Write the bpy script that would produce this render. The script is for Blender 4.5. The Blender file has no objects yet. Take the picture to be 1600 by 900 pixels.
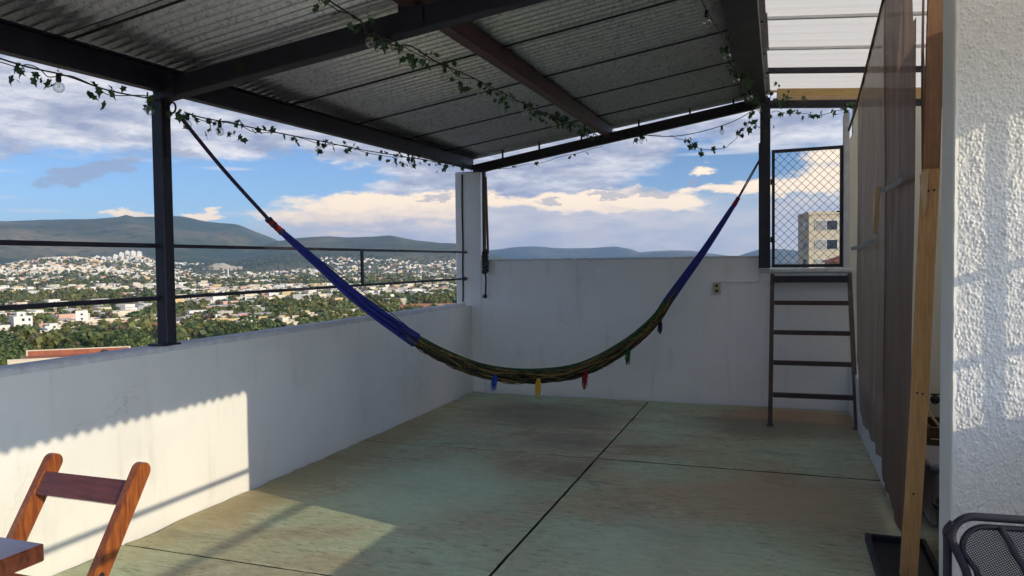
import bpy, math, random
import numpy as np
from mathutils import Vector, Matrix, noise as mnoise

random.seed(7)
rad = math.radians
scene = bpy.context.scene
COL = scene.collection

# ------------------------------------------------------------------ camera
EYE = Vector((0.0, 0.0, 1.55))
YAW, PITCH, ROLL, FPX = 0.34276, 0.03487, -0.01189, 1168.85
Fv = Vector((-math.sin(YAW) * math.cos(PITCH), math.cos(YAW) * math.cos(PITCH), -math.sin(PITCH)))
Rv0 = Vector((math.cos(YAW), math.sin(YAW), 0.0))
Uv0 = Rv0.cross(Fv)
Rv = Rv0 * math.cos(ROLL) + Uv0 * math.sin(ROLL)
Uv = -Rv0 * math.sin(ROLL) + Uv0 * math.cos(ROLL)
cam_data = bpy.data.cameras.new('camera')
cam_data.sensor_width = 36.0
cam_data.lens = 36.0 * FPX / 1600.0
cam_data.clip_start = 0.05
cam_data.clip_end = 60000.0
cam = bpy.data.objects.new('camera', cam_data)
cam.matrix_world = Matrix(((Rv.x, Uv.x, -Fv.x, EYE.x), (Rv.y, Uv.y, -Fv.y, EYE.y), (Rv.z, Uv.z, -Fv.z, EYE.z), (0, 0, 0, 1)))
COL.objects.link(cam)
scene.camera = cam

# ------------------------------------------------------------------ sun, exposure
SUN_EL = rad(17.5)
SUN_DIR = Vector((0.970 * math.cos(SUN_EL), -0.244 * math.cos(SUN_EL), math.sin(SUN_EL))).normalized()
sun_data = bpy.data.lights.new('sun', 'SUN')
sun_data.energy = 1.75
sun_data.angle = rad(0.35)
sun_data.color = (1.0, 0.86, 0.60)
sun = bpy.data.objects.new('sun', sun_data)
sun.rotation_euler = SUN_DIR.to_track_quat('Z', 'Y').to_euler()
COL.objects.link(sun)
scene.view_settings.view_transform = 'Standard'
scene.view_settings.look = 'None'
scene.view_settings.gamma = 1.0
scene.view_settings.use_curve_mapping = False
scene.view_settings.exposure = 1.10

# ------------------------------------------------------------------ render settings
scene.render.engine = 'CYCLES'
cy = scene.cycles
cy.use_denoising = True
cy.denoiser = 'OPENIMAGEDENOISE'
cy.max_bounces = 9
cy.diffuse_bounces = 5
cy.glossy_bounces = 4
cy.transmission_bounces = 6
cy.transparent_max_bounces = 24
cy.volume_bounces = 0
cy.caustics_reflective = False
cy.caustics_refractive = False
cy.sample_clamp_indirect = 8.0
cy.use_adaptive_sampling = True
cy.adaptive_threshold = 0.01

# ------------------------------------------------------------------ node helper
class NT:
    def __init__(self, tree):
        self.t = tree
        self.n = tree.nodes
        self.l = tree.links
    def new(self, kind, **kw):
        nd = self.n.new(kind)
        for k, v in kw.items():
            setattr(nd, k, v)
        return nd
    def put(self, sock, v):
        if hasattr(v, 'is_linked') or isinstance(v, bpy.types.NodeSocket):
            self.l.new(v, sock)
        elif v is not None:
            if isinstance(v, (tuple, list)) and len(v) == 3 and sock.type == 'RGBA':
                v = (*v, 1.0)
            sock.default_value = v
    def m(self, op, a, b=None, c=None, clamp=False):
        nd = self.new('ShaderNodeMath', operation=op, use_clamp=clamp)
        self.put(nd.inputs[0], a)
        if b is not None: self.put(nd.inputs[1], b)
        if c is not None: self.put(nd.inputs[2], c)
        return nd.outputs[0]
    def vm(self, op, a, b=None):
        nd = self.new('ShaderNodeVectorMath', operation=op)
        self.put(nd.inputs[0], a)
        if b is not None: self.put(nd.inputs[1], b)
        return nd.outputs[0]
    def smooth(self, x, lo, hi):
        nd = self.new('ShaderNodeMapRange', interpolation_type='SMOOTHSTEP')
        self.put(nd.inputs['Value'], x)
        nd.inputs['From Min'].default_value = lo
        nd.inputs['From Max'].default_value = hi
        return nd.outputs['Result']
    def noise(self, vec, scale, detail=4.0, rough=0.55, dist=0.0):
        nd = self.new('ShaderNodeTexNoise')
        if vec is not None: self.put(nd.inputs['Vector'], vec)
        nd.inputs['Scale'].default_value = scale
        nd.inputs['Detail'].default_value = detail
        nd.inputs['Roughness'].default_value = rough
        nd.inputs['Distortion'].default_value = dist
        return nd.outputs['Fac']
    def mix(self, fac, a, b):
        nd = self.new('ShaderNodeMix', data_type='RGBA', clamp_factor=True)
        self.put(nd.inputs['Factor'], fac)
        self.put(nd.inputs['A'] if False else nd.inputs[6], a)
        self.put(nd.inputs[7], b)
        return nd.outputs[2]
    def ramp(self, fac, stops):
        nd = self.new('ShaderNodeValToRGB')
        cr = nd.color_ramp
        while len(cr.elements) > 1: cr.elements.remove(cr.elements[-1])
        cr.elements[0].position = stops[0][0]; cr.elements[0].color = (*stops[0][1], 1)
        for p, c in stops[1:]:
            e = cr.elements.new(p); e.color = (*c, 1)
        self.put(nd.inputs['Fac'], fac)
        return nd.outputs['Color']
    def mapped(self, coord='Object', scale=(1, 1, 1), loc=(0, 0, 0), rot=(0, 0, 0)):
        tc = self.new('ShaderNodeTexCoord')
        mp = self.new('ShaderNodeMapping')
        mp.inputs['Scale'].default_value = scale
        mp.inputs['Location'].default_value = loc
        mp.inputs['Rotation'].default_value = rot
        self.l.new(tc.outputs[coord], mp.inputs['Vector'])
        return mp.outputs[0]

# ------------------------------------------------------------------ world sky with clouds
SKY_STRENGTH = 0.1
world = bpy.data.worlds.new('World')
scene.world = world
world.use_nodes = True
world.cycles.sampling_method = 'MANUAL'
world.cycles.sample_map_resolution = 512
world.node_tree.nodes.clear()
w = NT(world.node_tree)
sky = w.new('ShaderNodeTexSky', sky_type='NISHITA')
sky.sun_disc = False
sky.sun_elevation = SUN_EL
sky.sun_rotation = math.atan2(SUN_DIR.x, SUN_DIR.y)
sky.altitude = 1500.0
sky.air_density = 1.0
sky.dust_density = 0.6
sky.ozone_density = 1.6
tcw = w.new('ShaderNodeTexCoord')
dirv = tcw.outputs['Generated']
sep = w.new('ShaderNodeSeparateXYZ'); w.l.new(dirv, sep.inputs[0])
dx, dy, dz = sep.outputs
az = w.m('MULTIPLY', w.m('ARCTAN2', dx, dy), 57.2958)
el = w.m('MULTIPLY', w.m('ARCSINE', dz), 57.2958)
flat = w.vm('MULTIPLY', dirv, (1.0, 1.0, 2.7))
wn1 = w.noise(flat, 7.0, 5, 0.62)
wn2 = w.noise(w.vm('ADD', flat, (3.1, 7.7, 1.3)), 9.0, 6, 0.66)
azw = w.m('ADD', az, w.m('MULTIPLY', w.m('SUBTRACT', wn1, 0.5), 11.0))
elw = w.m('ADD', el, w.m('MULTIPLY', w.m('SUBTRACT', wn2, 0.5), 4.2))
cmb = w.new('ShaderNodeCombineXYZ')
w.l.new(azw, cmb.inputs[0]); w.l.new(elw, cmb.inputs[1])
def blobs(lst):
    tot = 0.0
    for a, e, sa, se, amp in lst:
        nd = w.new('ShaderNodeVectorMath', operation='MULTIPLY_ADD')
        w.l.new(cmb.outputs[0], nd.inputs[0])
        nd.inputs[1].default_value = (1 / sa, 1 / se, 0.0)
        nd.inputs[2].default_value = (-a / sa, -e / se, 0.0)
        dt_ = w.new('ShaderNodeVectorMath', operation='DOT_PRODUCT')
        w.l.new(nd.outputs[0], dt_.inputs[0]); w.l.new(nd.outputs[0], dt_.inputs[1])
        tot = w.m('MULTIPLY_ADD', w.m('POWER', 0.3678794, dt_.outputs['Value']), amp, tot)
    return tot
big = w.noise(flat, 3.2, 4, 0.6)
fine = w.noise(w.vm('ADD', w.vm('MULTIPLY', dirv, (1.0, 1.0, 3.6)), (5.2, 1.7, 9.1)), 12.0, 5, 0.66)
# base sky, a little milkier toward the horizon
base_sky = w.vm('MULTIPLY', sky.outputs[0], (0.52, 0.69, 0.92))
milk = w.m('EXPONENT', w.m('MULTIPLY', w.m('ABSOLUTE', el), -0.22))
base_sky = w.mix(w.m('MULTIPLY', milk, 0.30), base_sky, (4.6, 5.5, 6.4))
# high grey-white layer
gcov = w.smooth(w.m('ADD', big, blobs([
    (-54, 11.0, 12, 3.4, 0.42), (-37, 10.4, 10, 1.9, 0.30), (-26, 9.6, 9, 2.0, 0.36), (-16, 8.2, 9, 3.0, 0.42), (-26, 6.4, 3, 1.2, 0.2),
    (-48, 5.0, 13, 2.0, -0.40), (-33, 7.0, 7, 1.0, -0.30), (-5.5, 7.4, 3.2, 1.3, -0.32)])), 0.47, 0.66)
gcol = w.ramp(fine, [(0.36, (2.7, 3.0, 3.9)), (0.48, (4.1, 4.3, 4.9)), (0.56, (5.6, 5.7, 6.0)), (0.68, (7.6, 7.4, 7.1))])
c = w.mix(w.m('MULTIPLY', gcov, 0.92), base_sky, gcol)
# thin streaks
stre = w.noise(w.vm('MULTIPLY', dirv, (1.6, 1.6, 22.0)), 4.0, 1, 0.5)
c = w.mix(w.m('MULTIPLY', w.smooth(stre, 0.60, 0.74), 0.45), c, (6.6, 6.6, 6.6))
# low cream haze bank and warm sun-lit cumulus
lowc = w.smooth(blobs([(-12, 2.0, 18, 2.4, 0.95), (-29, 2.4, 9, 1.9, 0.9), (6, 2.4, 9, 2.4, 0.7)]), 0.18, 0.80)
c = w.mix(w.m('MULTIPLY', lowc, 0.85), c, w.ramp(fine, [(0.34, (4.5, 4.6, 5.0)), (0.50, (5.8, 5.5, 5.3)), (0.66, (7.4, 6.5, 5.6))]))
wcov = w.smooth(w.m('ADD', w.m('MULTIPLY', fine, 0.55), blobs([
    (-32, 3.9, 6.0, 1.5, 0.62), (-26, 4.3, 5, 1.2, 0.50), (-17, 4.7, 6, 0.9, 0.48), (-10.5, 4.3, 5, 1.0, 0.60), (-2, 5.1, 6, 0.7, 0.5),
    (-5, 6.9, 1.4, 0.45, 0.45), (-46.5, 3.6, 1.5, 0.40, 0.6), (-42, 3.5, 1.2, 0.3, 0.5), (3, 6.5, 4, 1.6, 0.45)])), 0.50, 0.72)
wcol = w.ramp(w.m('ADD', w.m('MULTIPLY', fine, 0.8), w.m('MULTIPLY', w.m('SUBTRACT', el, 2.2), 0.10)),
              [(0.30, (4.7, 4.5, 4.7)), (0.47, (7.4, 6.3, 5.3)), (0.62, (10.2, 8.3, 5.7))])
c = w.mix(w.m('MULTIPLY', wcov, 0.95), c, wcol)
# small dark cloudlets
dcov = w.smooth(w.m('ADD', w.m('MULTIPLY', fine, 0.4), blobs([
    (-49.8, 5.9, 2.2, 0.95, 0.75), (-47.6, 7.2, 2.2, 0.8, 0.55), (-44.5, 7.6, 1.5, 0.5, 0.45), (-13.2, 5.0, 1.9, 0.32, 0.75), (-17.8, 4.6, 1.1, 0.28, 0.7), (-8.4, 5.1, 2.8, 0.42, 0.72),
    (-5.0, 6.0, 1.5, 0.5, 0.65), (-25.5, 4.9, 2.4, 0.4, 0.6), (-22, 5.0, 1.4, 0.3, 0.5)])), 0.55, 0.72)
c = w.mix(w.m('MULTIPLY', dcov, 0.62), c, (2.75, 3.0, 3.85))
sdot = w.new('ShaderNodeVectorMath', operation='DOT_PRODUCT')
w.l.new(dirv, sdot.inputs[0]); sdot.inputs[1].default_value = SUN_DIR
spow = w.m('POWER', w.m('MAXIMUM', sdot.outputs['Value'], 0.0), 1.4)  # sky boosted toward the unseen sun side to brighten the terrace
sun_side_boost = w.new('ShaderNodeVectorMath', operation='MULTIPLY_ADD')
w.l.new(spow, sun_side_boost.inputs[0]); sun_side_boost.inputs[1].default_value = (5.6, 4.5, 3.3); sun_side_boost.inputs[2].default_value = (1, 1, 1)
sun_side_boost = sun_side_boost.outputs[0]
bg = w.new('ShaderNodeBackground')
c = w.vm('MULTIPLY', c, w.vm('MULTIPLY', sun_side_boost, (0.64, 0.63, 0.645)))
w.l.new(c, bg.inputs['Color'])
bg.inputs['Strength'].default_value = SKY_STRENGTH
wo = w.new('ShaderNodeOutputWorld')
w.l.new(bg.outputs[0], wo.inputs['Surface'])

# ------------------------------------------------------------------ materials
def new_mat(name):
    m = bpy.data.materials.new(name)
    m.use_nodes = True
    t = NT(m.node_tree)
    b = m.node_tree.nodes['Principled BSDF']
    return m, t, b
def bump(t, b, height, strength=0.3, dist=0.01):
    nd = t.new('ShaderNodeBump')
    nd.inputs['Strength'].default_value = strength
    nd.inputs['Distance'].default_value = dist
    t.put(nd.inputs['Height'], height)
    t.l.new(nd.outputs[0], b.inputs['Normal'])
def simple(name, c1, c2=None, scale=8.0, rough=0.6, bmp=0.0, metal=0.0, coat=0.0, stretch=(1, 1, 1), detail=5, spec=None, bdist=0.004):
    m, t, b = new_mat(name)
    b.inputs['Roughness'].default_value = rough
    b.inputs['Metallic'].default_value = metal
    if coat: 
        b.inputs['Coat Weight'].default_value = coat
        b.inputs['Coat Roughness'].default_value = 0.12
    if spec is not None: b.inputs['Specular IOR Level'].default_value = spec
    v = t.mapped('Object', stretch)
    n = t.noise(v, scale, detail, 0.6)
    c2 = c2 or tuple(x * 0.75 for x in c1)
    t.l.new(t.ramp(n, [(0.32, c2), (0.68, c1)]), b.inputs['Base Color'])
    if bmp: bump(t, b, n, bmp, bdist)
    return m

def plaster(name, tint=(0.82, 0.815, 0.81), dirt=(0.50, 0.48, 0.45), b_amt=0.25):
    m, t, b = new_mat(name)
    b.inputs['Roughness'].default_value = 0.75
    v = t.mapped('Object')
    n1 = t.noise(v, 1.3, 5, 0.6)
    n2 = t.noise(v, 22.0, 5, 0.65)
    n3 = t.noise(t.mapped('Object', (5.0, 5.0, 0.7)), 1.7, 5, 0.6)
    col = t.mix(t.smooth(n1, 0.40, 0.80), tint, tuple(x * 0.90 for x in tint))
    col = t.mix(t.m('MULTIPLY', t.smooth(n3, 0.54, 0.76), 0.30), col, dirt)
    vor = t.new('ShaderNodeTexVoronoi'); vor.inputs['Scale'].default_value = 3.3
    t.l.new(v, vor.inputs['Vector'])
    chip = t.m('MULTIPLY', t.m('LESS_THAN', t.m('ADD', vor.outputs['Distance'], t.m('MULTIPLY', n2, 0.10)), 0.085), 0.55)
    col = t.mix(chip, col, (0.33, 0.31, 0.29))
    vo2 = t.new('ShaderNodeTexVoronoi', feature='DISTANCE_TO_EDGE'); vo2.inputs['Scale'].default_value = 0.9
    wp = t.new('ShaderNodeTexNoise'); wp.inputs['Scale'].default_value = 3.5; wp.inputs['Detail'].default_value = 5.0
    t.l.new(v, wp.inputs['Vector'])
    t.l.new(t.vm('ADD', v, t.vm('MULTIPLY', wp.outputs['Color'], (0.45, 0.45, 0.45))), vo2.inputs['Vector'])
    crk = t.m('MULTIPLY', t.smooth(vo2.outputs['Distance'], 0.0045, 0.0008), t.smooth(n1, 0.50, 0.62))
    col = t.mix(t.m('MULTIPLY', crk, 0.22), col, (0.30, 0.28, 0.26))
    t.l.new(col, b.inputs['Base Color'])
    h = t.m('ADD', t.m('MULTIPLY', n2, 0.5), t.m('MULTIPLY', t.noise(v, 5.0, 4, 0.5), 0.9))
    bump(t, b, h, b_amt, 0.012)
    return m

M = {}
M['plaster'] = plaster('white plaster paint', (0.78, 0.775, 0.77))
M['plaster_far'] = plaster('white roller plaster paint', (0.83, 0.825, 0.82), (0.5, 0.49, 0.48), 0.4)
M['cream'] = plaster('cream wall paint', (0.80, 0.76, 0.66), (0.5, 0.45, 0.36))
M['cap'] = simple('parapet cap cement paint', (0.68, 0.69, 0.72), (0.52, 0.52, 0.54), 14, 0.85, 0.3)
M['stucco'] = simple('rough stucco paint', (0.80, 0.79, 0.78), (0.70, 0.69, 0.68), 60, 0.85, 0.5, detail=4)
M['bead'] = simple('smooth stucco edge', (0.74, 0.73, 0.70), (0.66, 0.66, 0.64), 6, 0.7, 0.1)
M['steel'] = simple('dark painted steel', (0.015, 0.0135, 0.021), (0.008, 0.007, 0.012), 9, 0.5, 0.12)
def rusty(name, c1, c2, rust, lo, hi, rough):
    m, t, b = new_mat(name)
    v = t.mapped('Object'); n = t.noise(v, 9, 5, 0.6); n2 = t.noise(v, 4.0, 7, 0.72); n3 = t.noise(v, 60, 4, 0.6)
    col = t.ramp(n, [(0.32, c2), (0.68, c1)])
    col = t.mix(t.m('MULTIPLY', t.smooth(n2, lo, hi), 0.75), col, rust)
    t.l.new(col, b.inputs['Base Color'])
    t.l.new(t.m('ADD', rough - 0.1, t.m('MULTIPLY', n2, 0.3)), b.inputs['Roughness'])
    bump(t, b, t.m('ADD', n, t.m('MULTIPLY', n3, 0.4)), 0.18, 0.004)
    return m
M['steel'] = rusty('dark painted steel, rust specks', (0.020, 0.0175, 0.033), (0.010, 0.009, 0.018), (0.050, 0.022, 0.014), 0.56, 0.72, 0.5)
M['steel_brown'] = rusty('brown painted steel, worn', (0.062, 0.038, 0.036), (0.036, 0.022, 0.022), (0.125, 0.062, 0.038), 0.50, 0.66, 0.55)
M['primer'] = simple('red primer steel', (0.105, 0.042, 0.034), (0.055, 0.028, 0.030), 5, 0.55, 0.15)
M['rust'] = simple('rust stain', (0.42, 0.16, 0.04), (0.25, 0.08, 0.02), 20, 0.9)
M['black'] = simple('black plastic', (0.014, 0.013, 0.015), (0.008, 0.008, 0.009), 10, 0.45)
M['cable'] = simple('black cable', (0.018, 0.018, 0.020), (0.010, 0.010, 0.012), 10, 0.5)
M['grey_box'] = simple('grey plastic', (0.26, 0.25, 0.29), (0.20, 0.19, 0.23), 5, 0.5)
M['dark_base'] = simple('dark mortar', (0.045, 0.038, 0.030), (0.02, 0.018, 0.015), 30, 0.95, 0.4)
M['white_paint'] = simple('white gloss paint', (0.75, 0.75, 0.76), (0.66, 0.66, 0.67), 4, 0.5)
M['outlet'] = simple('aged ivory plastic', (0.52, 0.47, 0.33), (0.38, 0.33, 0.22), 30, 0.5)

def wood(name, light, dark, axis_scale, rough=0.5, coat=0.0, knots=False):
    m, t, b = new_mat(name)
    b.inputs['Roughness'].default_value = rough
    if coat:
        b.inputs['Coat Weight'].default_value = coat
        b.inputs['Coat Roughness'].default_value = 0.15
    v = t.mapped('Object', axis_scale)
    n = t.noise(v, 6.0, 6, 0.6, 0.6)
    n2 = t.noise(t.mapped('Object'), 5.0, 3, 0.5)
    col = t.ramp(t.m('ADD', t.m('MULTIPLY', n, 0.75), t.m('MULTIPLY', n2, 0.25)), [(0.33, dark), (0.62, light)])
    if knots:
        vor = t.new('ShaderNodeTexVoronoi'); vor.inputs['Scale'].default_value = 2.1
        t.l.new(t.mapped('Object', (1.0, 1.0, 1.0), (0.3, 0.2, 0.55)), vor.inputs['Vector'])
        k = t.smooth(vor.outputs['Distance'], 0.11, 0.05)
        col = t.mix(t.m('SUBTRACT', 1.0, t.smooth(vor.outputs['Distance'], 0.03, 0.10)), col, tuple(x * 0.35 for x in dark))
    t.l.new(col, b.inputs['Base Color'])
    bump(t, b, n, 0.12, 0.003)
    return m
M['chair_wood'] = wood('varnished red brown wood', (0.36, 0.105, 0.022), (0.095, 0.016, 0.008), (11, 11, 1.2), 0.42, 0.45)
M['chair_wood_x'] = wood('varnished dark crossbar wood', (0.16, 0.042, 0.024), (0.07, 0.016, 0.012), (1.5, 14, 14), 0.28, 0.9)
M['table_wood'] = wood('varnished table wood', (0.12, 0.034, 0.016), (0.045, 0.012, 0.008), (1.2, 9, 3), 0.07, 1.0)
M['pine'] = wood('raw pine board', (0.66, 0.385, 0.165), (0.45, 0.235, 0.085), (16, 16, 1.1), 0.7, knots=True)
M['pine_x'] = wood('raw pine fascia', (0.60, 0.42, 0.17), (0.40, 0.25, 0.09), (1.1, 16, 16), 0.75)
M['wedge'] = wood('pale cut wood', (0.62, 0.44, 0.26), (0.50, 0.33, 0.18), (16, 16, 1.5), 0.75)
M['batten'] = wood('dark old batten wood', (0.10, 0.052, 0.036), (0.042, 0.022, 0.018), (16, 16, 1.4), 0.7)

# green-stained concrete floor
m, t, b = new_mat('stained green concrete')
v = t.mapped('Object')
vs = t.mapped('Object', (0.55, 1.6, 1.0), rot=(0, 0, rad(10)))
nA = t.noise(v, 0.75, 6, 0.62, 0.5)
nB = t.noise(vs, 1.7, 7, 0.68, 0.8)
nC = t.noise(vs, 5.5, 7, 0.7, 0.6)
nD = t.noise(v, 38.0, 5, 0.7)
nE = t.noise(t.mapped('Object', (1, 1, 1), (4.4, 9.1, 0)), 0.9, 5, 0.6, 0.7)
col = t.ramp(nA, [(0.38, (0.24, 0.215, 0.135)), (0.46, (0.33, 0.325, 0.21)), (0.53, (0.315, 0.365, 0.235)), (0.64, (0.35, 0.46, 0.315))])
col = t.mix(t.m('MULTIPLY', t.smooth(nE, 0.52, 0.70), 0.65), col, (0.40, 0.28, 0.17))
col = t.mix(t.m('MULTIPLY', t.smooth(nB, 0.53, 0.72), 0.75), col, (0.15, 0.145, 0.105))
col = t.mix(t.m('MULTIPLY', t.smooth(nC, 0.57, 0.74), 0.45), col, (0.14, 0.125, 0.09))
col = t.mix(t.m('MULTIPLY', t.smooth(nC, 0.46, 0.30), 0.40), col, (0.50, 0.56, 0.44))
col = t.mix(t.m('MULTIPLY', t.smooth(nD, 0.56, 0.75), 0.35), col, (0.10, 0.09, 0.06))
nF = t.noise(t.mapped('Object', (0.8, 2.2, 1.0), rot=(0, 0, rad(8))), 13.0, 8, 0.78, 0.4)
col = t.mix(t.m('MULTIPLY', t.smooth(nF, 0.53, 0.62), 0.58), col, (0.115, 0.108, 0.078))
col = t.mix(t.m('MULTIPLY', t.smooth(nF, 0.46, 0.38), 0.42), col, (0.50, 0.52, 0.42))
nG = t.noise(t.mapped('Object', (0.25, 6.0, 1.0), rot=(0, 0, rad(14))), 6.0, 6, 0.7, 0.3)
col = t.mix(t.m('MULTIPLY', t.smooth(nG, 0.60, 0.66), 0.35), col, (0.13, 0.12, 0.085))
vor = t.new('ShaderNodeTexVoronoi'); vor.inputs['Scale'].default_value = 2.3
t.l.new(v, vor.inputs['Vector'])
col = t.mix(t.m('MULTIPLY', t.m('LESS_THAN', t.m('ADD', vor.outputs['Distance'], t.m('MULTIPLY', nD, 0.05)), 0.045), 0.8), col, (0.02, 0.02, 0.015))
sp = t.new('ShaderNodeSeparateXYZ'); t.l.new(v, sp.inputs[0])
def patch(cx_, cy_, sx_, sy_):
    q_ = t.m('ADD', t.m('POWER', t.m('ABSOLUTE', t.m('DIVIDE', t.m('SUBTRACT', sp.outputs[0], cx_), sx_)), 2.0), t.m('POWER', t.m('ABSOLUTE', t.m('DIVIDE', t.m('SUBTRACT', sp.outputs[1], cy_), sy_)), 2.0))
    return t.m('POWER', 0.3678, q_)
def stain(cx_, cy_, sx_, sy_, nz, lo, hi, amt, colr):
    global col
    f_ = t.m('MULTIPLY', t.smooth(t.m('ADD', t.m('MULTIPLY', patch(cx_, cy_, sx_, sy_), 0.62), t.m('MULTIPLY', nz, 0.5)), lo, hi), amt)
    col = t.mix(f_, col, colr)
stain(-2.2, 7.2, 1.1, 0.75, nB, 0.46, 0.78, 0.70, (0.125, 0.125, 0.095))
stain(-1.7, 6.2, 0.5, 0.55, nC, 0.46, 0.85, 0.55, (0.145, 0.13, 0.10))
stain(0.15, 7.75, 0.75, 0.42, nC, 0.36, 0.66, 0.85, (0.33, 0.20, 0.11))
stain(0.0, 7.2, 1.2, 0.5, nB, 0.46, 0.78, 0.62, (0.13, 0.135, 0.095))
stain(0.0, 5.1, 1.0, 0.75, nB, 0.50, 0.85, 0.70, (0.37, 0.255, 0.155))
stain(-3.35, 5.2, 0.42, 2.6, nC, 0.42, 0.75, 0.65, (0.26, 0.215, 0.10))
stain(-2.2, 4.6, 0.9, 1.1, nA, 0.55, 0.80, 0.50, (0.36, 0.49, 0.36))
stain(-0.6, 4.0, 0.7, 0.8, nA, 0.55, 0.80, 0.40, (0.34, 0.47, 0.35))
stain(-1.45, 5.3, 0.35, 0.5, nC, 0.50, 0.95, 0.5, (0.15, 0.13, 0.10))
bc = t.new('ShaderNodeHueSaturation'); bc.inputs['Value'].default_value = 1.34; bc.inputs['Saturation'].default_value = 0.95
t.l.new(col, bc.inputs['Color']); col = bc.outputs[0]
t.l.new(col, b.inputs['Base Color'])
t.l.new(t.m('ADD', 0.48, t.m('MULTIPLY', nC, 0.35)), b.inputs['Roughness'])
brm = t.noise(t.mapped('Object', (1.2, 14.0, 1.0), rot=(0, 0, rad(16))), 5.0, 4, 0.6, 0.8)
bump(t, b, t.m('ADD', t.m('MULTIPLY', brm, 0.6), t.m('MULTIPLY', nD, 0.4)), 0.35, 0.006)
M['floor'] = m

# galvanised underside
m, t, b = new_mat('galvanised sheet')
v = t.mapped('Object')
vor = t.new('ShaderNodeTexVoronoi'); vor.inputs['Scale'].default_value = 55.0
t.l.new(v, vor.inputs['Vector'])
n = t.noise(v, 34.0, 4, 0.7)
n2 = t.noise(v, 1.2, 4, 0.6)
val = t.m('ADD', t.m('MULTIPLY', vor.outputs['Distance'], 0.25), t.m('MULTIPLY', n, 0.85))
col = t.ramp(val, [(0.38, (0.26, 0.27, 0.30)), (0.50, (0.48, 0.49, 0.525)), (0.8, (0.62, 0.63, 0.66))])
col = t.mix(t.m('MULTIPLY', t.smooth(n2, 0.5, 0.75), 0.35), col, (0.34, 0.33, 0.32))
t.l.new(col, b.inputs['Base Color'])
b.inputs['Metallic'].default_value = 0.75
b.inputs['Roughness'].default_value = 0.36
M['galv'] = m

# white translucent sheet
m, t, b = new_mat('white translucent sheet')
out = [x for x in t.n if x.type == 'OUTPUT_MATERIAL'][0]
tr = t.new('ShaderNodeBsdfTranslucent'); tr.inputs['Color'].default_value = (0.92, 0.885, 0.82, 1)
b.inputs['Base Color'].default_value = (0.74, 0.73, 0.72, 1); b.inputs['Roughness'].default_value = 0.5
mx = t.new('ShaderNodeMixShader'); mx.inputs[0].default_value = 0.85
t.l.new(b.outputs[0], mx.inputs[1]); t.l.new(tr.outputs[0], mx.inputs[2]); t.l.new(mx.outputs[0], out.inputs['Surface'])
M['white_sheet'] = m

def cloth(name, c1, c2, transp, trl):
    m, t, b = new_mat(name)
    out = [x for x in t.n if x.type == 'OUTPUT_MATERIAL'][0]
    v = t.mapped('Object', (6, 6, 0.6))
    n = t.noise(v, 3.0, 5, 0.6)
    col = t.ramp(n, [(0.35, c2), (0.65, c1)])
    t.l.new(col, b.inputs['Base Color']); b.inputs['Roughness'].default_value = 0.55
    tl = t.new('ShaderNodeBsdfTranslucent'); t.l.new(col, tl.inputs['Color'])
    tp = t.new('ShaderNodeBsdfTransparent')
    m1 = t.new('ShaderNodeMixShader'); m1.inputs[0].default_value = trl
    t.l.new(b.outputs[0], m1.inputs[1]); t.l.new(tl.outputs[0], m1.inputs[2])
    m2 = t.new('ShaderNodeMixShader')
    t.l.new(t.m('MULTIPLY', t.m('ADD', 0.6, t.m('MULTIPLY', n, 0.8)), transp), m2.inputs[0])
    t.l.new(m1.outputs[0], m2.inputs[1]); t.l.new(tp.outputs[0], m2.inputs[2])
    t.l.new(m2.outputs[0], out.inputs['Surface'])
    fine = t.noise(t.mapped('Object'), 220.0, 2, 0.5)
    bump(t, b, fine, 0.2, 0.002)
    return m
M['mesh_cloth'] = cloth('grey brown shade mesh', (0.28, 0.215, 0.175), (0.21, 0.158, 0.128), 0.12, 0.30)
M['brown_cloth'] = cloth('dark brown shade cloth', (0.185, 0.120, 0.092), (0.135, 0.086, 0.066), 0.03, 0.35)
M['tape'] = simple('grey webbing tape', (0.30, 0.29, 0.30), (0.22, 0.21, 0.22), 30, 0.8)

# bulb glass (thin shell)
m, t, b = new_mat('clear bulb glass')
out = [x for x in t.n if x.type == 'OUTPUT_MATERIAL'][0]
tp = t.new('ShaderNodeBsdfTransparent'); tp.inputs['Color'].default_value = (0.93, 0.95, 0.95, 1)
gl = t.new('ShaderNodeBsdfGlossy'); gl.inputs['Roughness'].default_value = 0.03
lw = t.new('ShaderNodeLayerWeight'); lw.inputs['Blend'].default_value = 0.35
mx = t.new('ShaderNodeMixShader')
t.l.new(t.m('ADD', 0.06, t.m('MULTIPLY', lw.outputs['Facing'], 0.7)), mx.inputs[0])
t.l.new(tp.outputs[0], mx.inputs[1]); t.l.new(gl.outputs[0], mx.inputs[2]); t.l.new(mx.outputs[0], out.inputs['Surface'])
M['bulb'] = m

def leafmat(name, c1, c2, scale=6.0, trl=0.3):
    m, t, b = new_mat(name)
    out = [x for x in t.n if x.type == 'OUTPUT_MATERIAL'][0]
    info = t.new('ShaderNodeObjectInfo')
    n = t.noise(t.mapped('Object'), scale, 3, 0.6)
    f = t.m('ADD', t.m('MULTIPLY', n, 0.7), t.m('MULTIPLY', info.outputs['Random'], 0.3))
    col = t.ramp(f, [(0.30, c2), (0.68, c1)])
    t.l.new(col, b.inputs['Base Color']); b.inputs['Roughness'].default_value = 0.55
    tl = t.new('ShaderNodeBsdfTranslucent'); t.l.new(col, tl.inputs['Color'])
    mx = t.new('ShaderNodeMixShader'); mx.inputs[0].default_value = trl
    t.l.new(b.outputs[0], mx.inputs[1]); t.l.new(tl.outputs[0], mx.inputs[2]); t.l.new(mx.outputs[0], out.inputs['Surface'])
    return m
M['ivy'] = leafmat('ivy leaf', (0.075, 0.150, 0.055), (0.030, 0.075, 0.035))
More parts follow.
